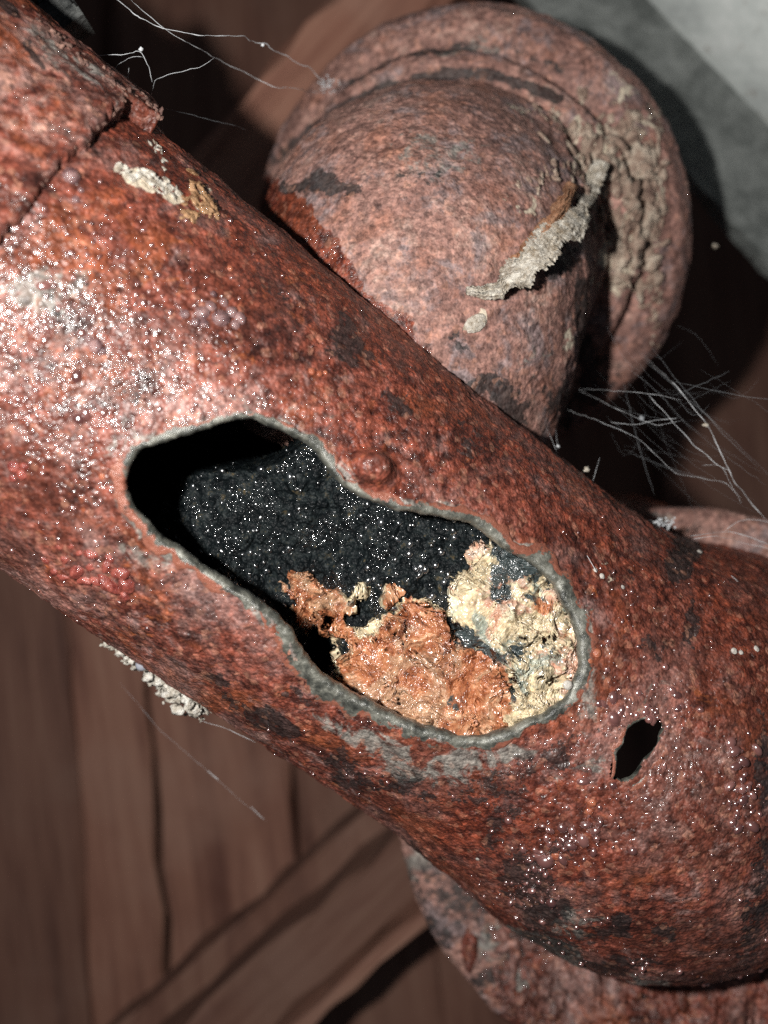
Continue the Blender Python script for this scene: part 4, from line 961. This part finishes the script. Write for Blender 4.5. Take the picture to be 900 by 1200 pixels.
RS = [([(748,412,-.07),(790,450,ZR),(830,500,ZR),(858,560,ZR),(880,590,0),(905,618,0)], 1.3, M_web, 'thickest cobweb strand running down to the right edge'),
 ([(760,462,ZR),(785,490,ZR),(812,520,ZR),(840,545,ZR),(855,552,ZR)], 1.0, M_web, 'fuzzy cobweb strand left of the thickest one'),
 ([(650,476,-.03),(700,492,ZR),(750,515,ZR),(792,556,ZR),(850,565,ZR),(870,585,ZR)], .6, M_web, 'bent single thread crossing the black gap to the lower right'),
 ([(672,455,-.03),(720,458,ZR),(765,462,ZR),(800,470,ZR)], .55, M_web, 'thread leaving the hub flange horizontally'),
 ([(648,432,-.03),(675,455,-.03),(720,478,ZR),(770,500,ZR),(800,492,ZR)], .55, M_web, 'thread looping from the hub flange under the horizontal one'),
 ([(715,495,ZR),(745,498,ZR),(770,492,ZR),(795,490,ZR)], .8, M_web, 'beaded thread in the middle of the black gap'),
 ([(643,470,-.03),(652,510,-.01),(656,540,.0),(664,562,.01)], .5, M_web, 'thread with white beads hanging from the branch neck'),
 ([(640,500,.0),(665,560,.01),(712,608,.02),(745,609,.0),(775,612,-.02)], .55, M_web, 'long thread lying over the upper right edge of the pipe'),
 ([(808,628,.01),(850,622,.0),(880,630,.0),(905,640,.0)], 1.0, M_web, 'cobweb draped across the pale flange at the right edge'),
 ([(812,632,.01),(840,628,.01),(870,636,.0),(905,644,.0)], .8, M_web, 'second thread draped just below the first over the flange'),
 ([(850,622,.0),(862,610,.0),(880,608,.0),(905,612,.0)], .6, M_web, 'thread rising from the flange towards the right edge'),
 ([(702,535,ZR),(696,560,ZR),(690,580,ZR)], .5, M_web, 'short dangling thread above the pipe edge'),
 ([(822,546,ZR),(845,545,ZR),(868,590,ZR)], .5, M_web, 'small hooked thread above the flange'),
 ([(715,380,-.07),(748,412,-.07),(775,420,ZR),(800,400,-.06)], .7, M_fine, 'pale thread along the rim of the branch flange')]
for i, (p, r, m, lab) in enumerate(RS): strand('cobweb_strand', p, r, m, lab, G2, .9, 20 + i)
r_ = np.random.default_rng(5)
Vw, Fw, o_ = [], [], 0
for i in range(34):
    if i % 2:
        x0, y0 = 750 + r_.normal() * 34, 440 + r_.normal() * 34; L = 60 + r_.random() * 190; an = math.radians(48 + r_.normal() * 14)
    else:
        x0, y0 = 700 + r_.random() * 130, 440 + r_.random() * 90; L = 30 + r_.random() * 90; an = math.radians(12 + r_.normal() * 22)
    x1, y1 = x0 + math.cos(an) * L, y0 + math.sin(an) * L; z0 = -.025 + r_.random() * .035; z1 = z0 + r_.normal() * .010
    n = 20; tt = np.linspace(0, 1, n); bow = 4 + r_.normal() * 9; X = np.array([wp(x0 + (x1 - x0) * t, y0 + (y1 - y0) * t + bow * math.sin(t * 3.14), z0 + (z1 - z0) * t) for t in tt])
    X[1:-1] += r_.normal(size=X[1:-1].shape) * .0001
    V, Fc = tube_geo(X, (.000014 + .00004 * r_.random() ** 3) * np.sin(np.linspace(.02, 3.12, n)) ** .5, 4); Vw.append(V); Fw.append(Fc + o_); o_ += len(V)
V0, F0 = ICO[1]
for i in range(60):
    x, y = 740 + r_.normal() * 45, 470 + r_.normal() * 40; c = wp(x, y, -.06 + r_.random() * .04)
    Vw.append(c + V0 * (.00012 + .0004 * r_.random() ** 3)); Fw.append(F0 + o_) if False else None
    Vw.pop()
o = mesh('fine_cobweb', np.vstack(Vw), np.vstack(Fw), M_fine)
tag(o, 'tangle of very fine cobweb in the dark gap right of the branch hub', 'cobweb', kind='stuff')
strand('cobweb_strand', [(140,800,-.02),(190,858,-.02),(245,905,-.02),(275,932,-.02),(312,962,-.02)], .6, M_fine, 'single thread hanging over the boards below the pipe', 'cobweb strands below the pipe', .6, 60)
strand('cobweb_strand', [(243,903,-.02),(250,909,-.02),(256,914,-.02)], 1.1, M_web, 'bright middle piece of the thread below the pipe', 'cobweb strands below the pipe', .4, 61)
strand('cobweb_strand', [(294,945,-.02),(302,953,-.02),(309,960,-.02)], .9, M_web, 'bright lower end of the thread below the pipe', 'cobweb strands below the pipe', .4, 62)
strand('cobweb_strand', [(235,845,.01),(262,852,.01),(300,870,.01)], .6, M_web, 'thread along the lower edge of the pipe beside the white crust', 'cobweb strands below the pipe', .6, 63)
knot('web_speck', wp(827, 498, ZR), 4.6, M_flake, 'oval white speck hanging between cobweb strands in the dark gap', 3, (1.2, .8, .8))
knot('web_speck', wp(838, 288, -.06), 4.0, M_flake, 'lone white speck in the shadow right of the branch hub', 4, (1.1, .8, .8))
knot('web_speck', wp(687, 550, ZR), 4.6, M_flake, 'pale crumb hanging above the upper right pipe edge', 5)
knot('web_speck', wp(642, 463, -.02), 3.2, M_web, 'upper white bead on the thread hanging from the branch neck', 6)
knot('web_speck', wp(654, 523, -.005), 2.6, M_web, 'middle white bead on the thread hanging from the branch neck', 7)
knot('web_speck', wp(657, 540, 0), 3.2, M_web, 'lowest white bead on the thread hanging from the branch neck', 8)
knot('web_speck', wp(752, 490, ZR), 4.2, M_fine, 'grey fluff ball on the beaded thread in the gap', 9)
o = many_balls('web_tuft', np.array([wp(775 + rng.normal() * 9, 614 + rng.normal() * 3.2, -.01 + rng.normal() * .001) for _ in range(60)]), np.full(60, .0004), rng.normal(size=(60, 3)), M_web, None)
tag(o, 'white fluffy web tuft on the left end of the pale flange', 'cobweb speck')
for x, y, L, an, lab in [(858, 682, 10, 40, 'tiny white fibre on the red elbow near the right edge'), (690, 662, 22, 60, 'thin pale fibre on the pipe beside the grey rim')]:
    P, N = on_pipe(x, y); P = P + N * .0012; dx = L / 2 / F * (CZ - P[2]); c, s_ = math.cos(math.radians(an)), math.sin(math.radians(an))
    X = np.array([P + np.array([c * k * dx, -s_ * k * dx, 0]) for k in np.linspace(-1, 1, 8)]); V, Fc = tube_geo(X, .00007, 5)
    tag(mesh('white_fibre', V, Fc, M_web), lab, 'fibre')
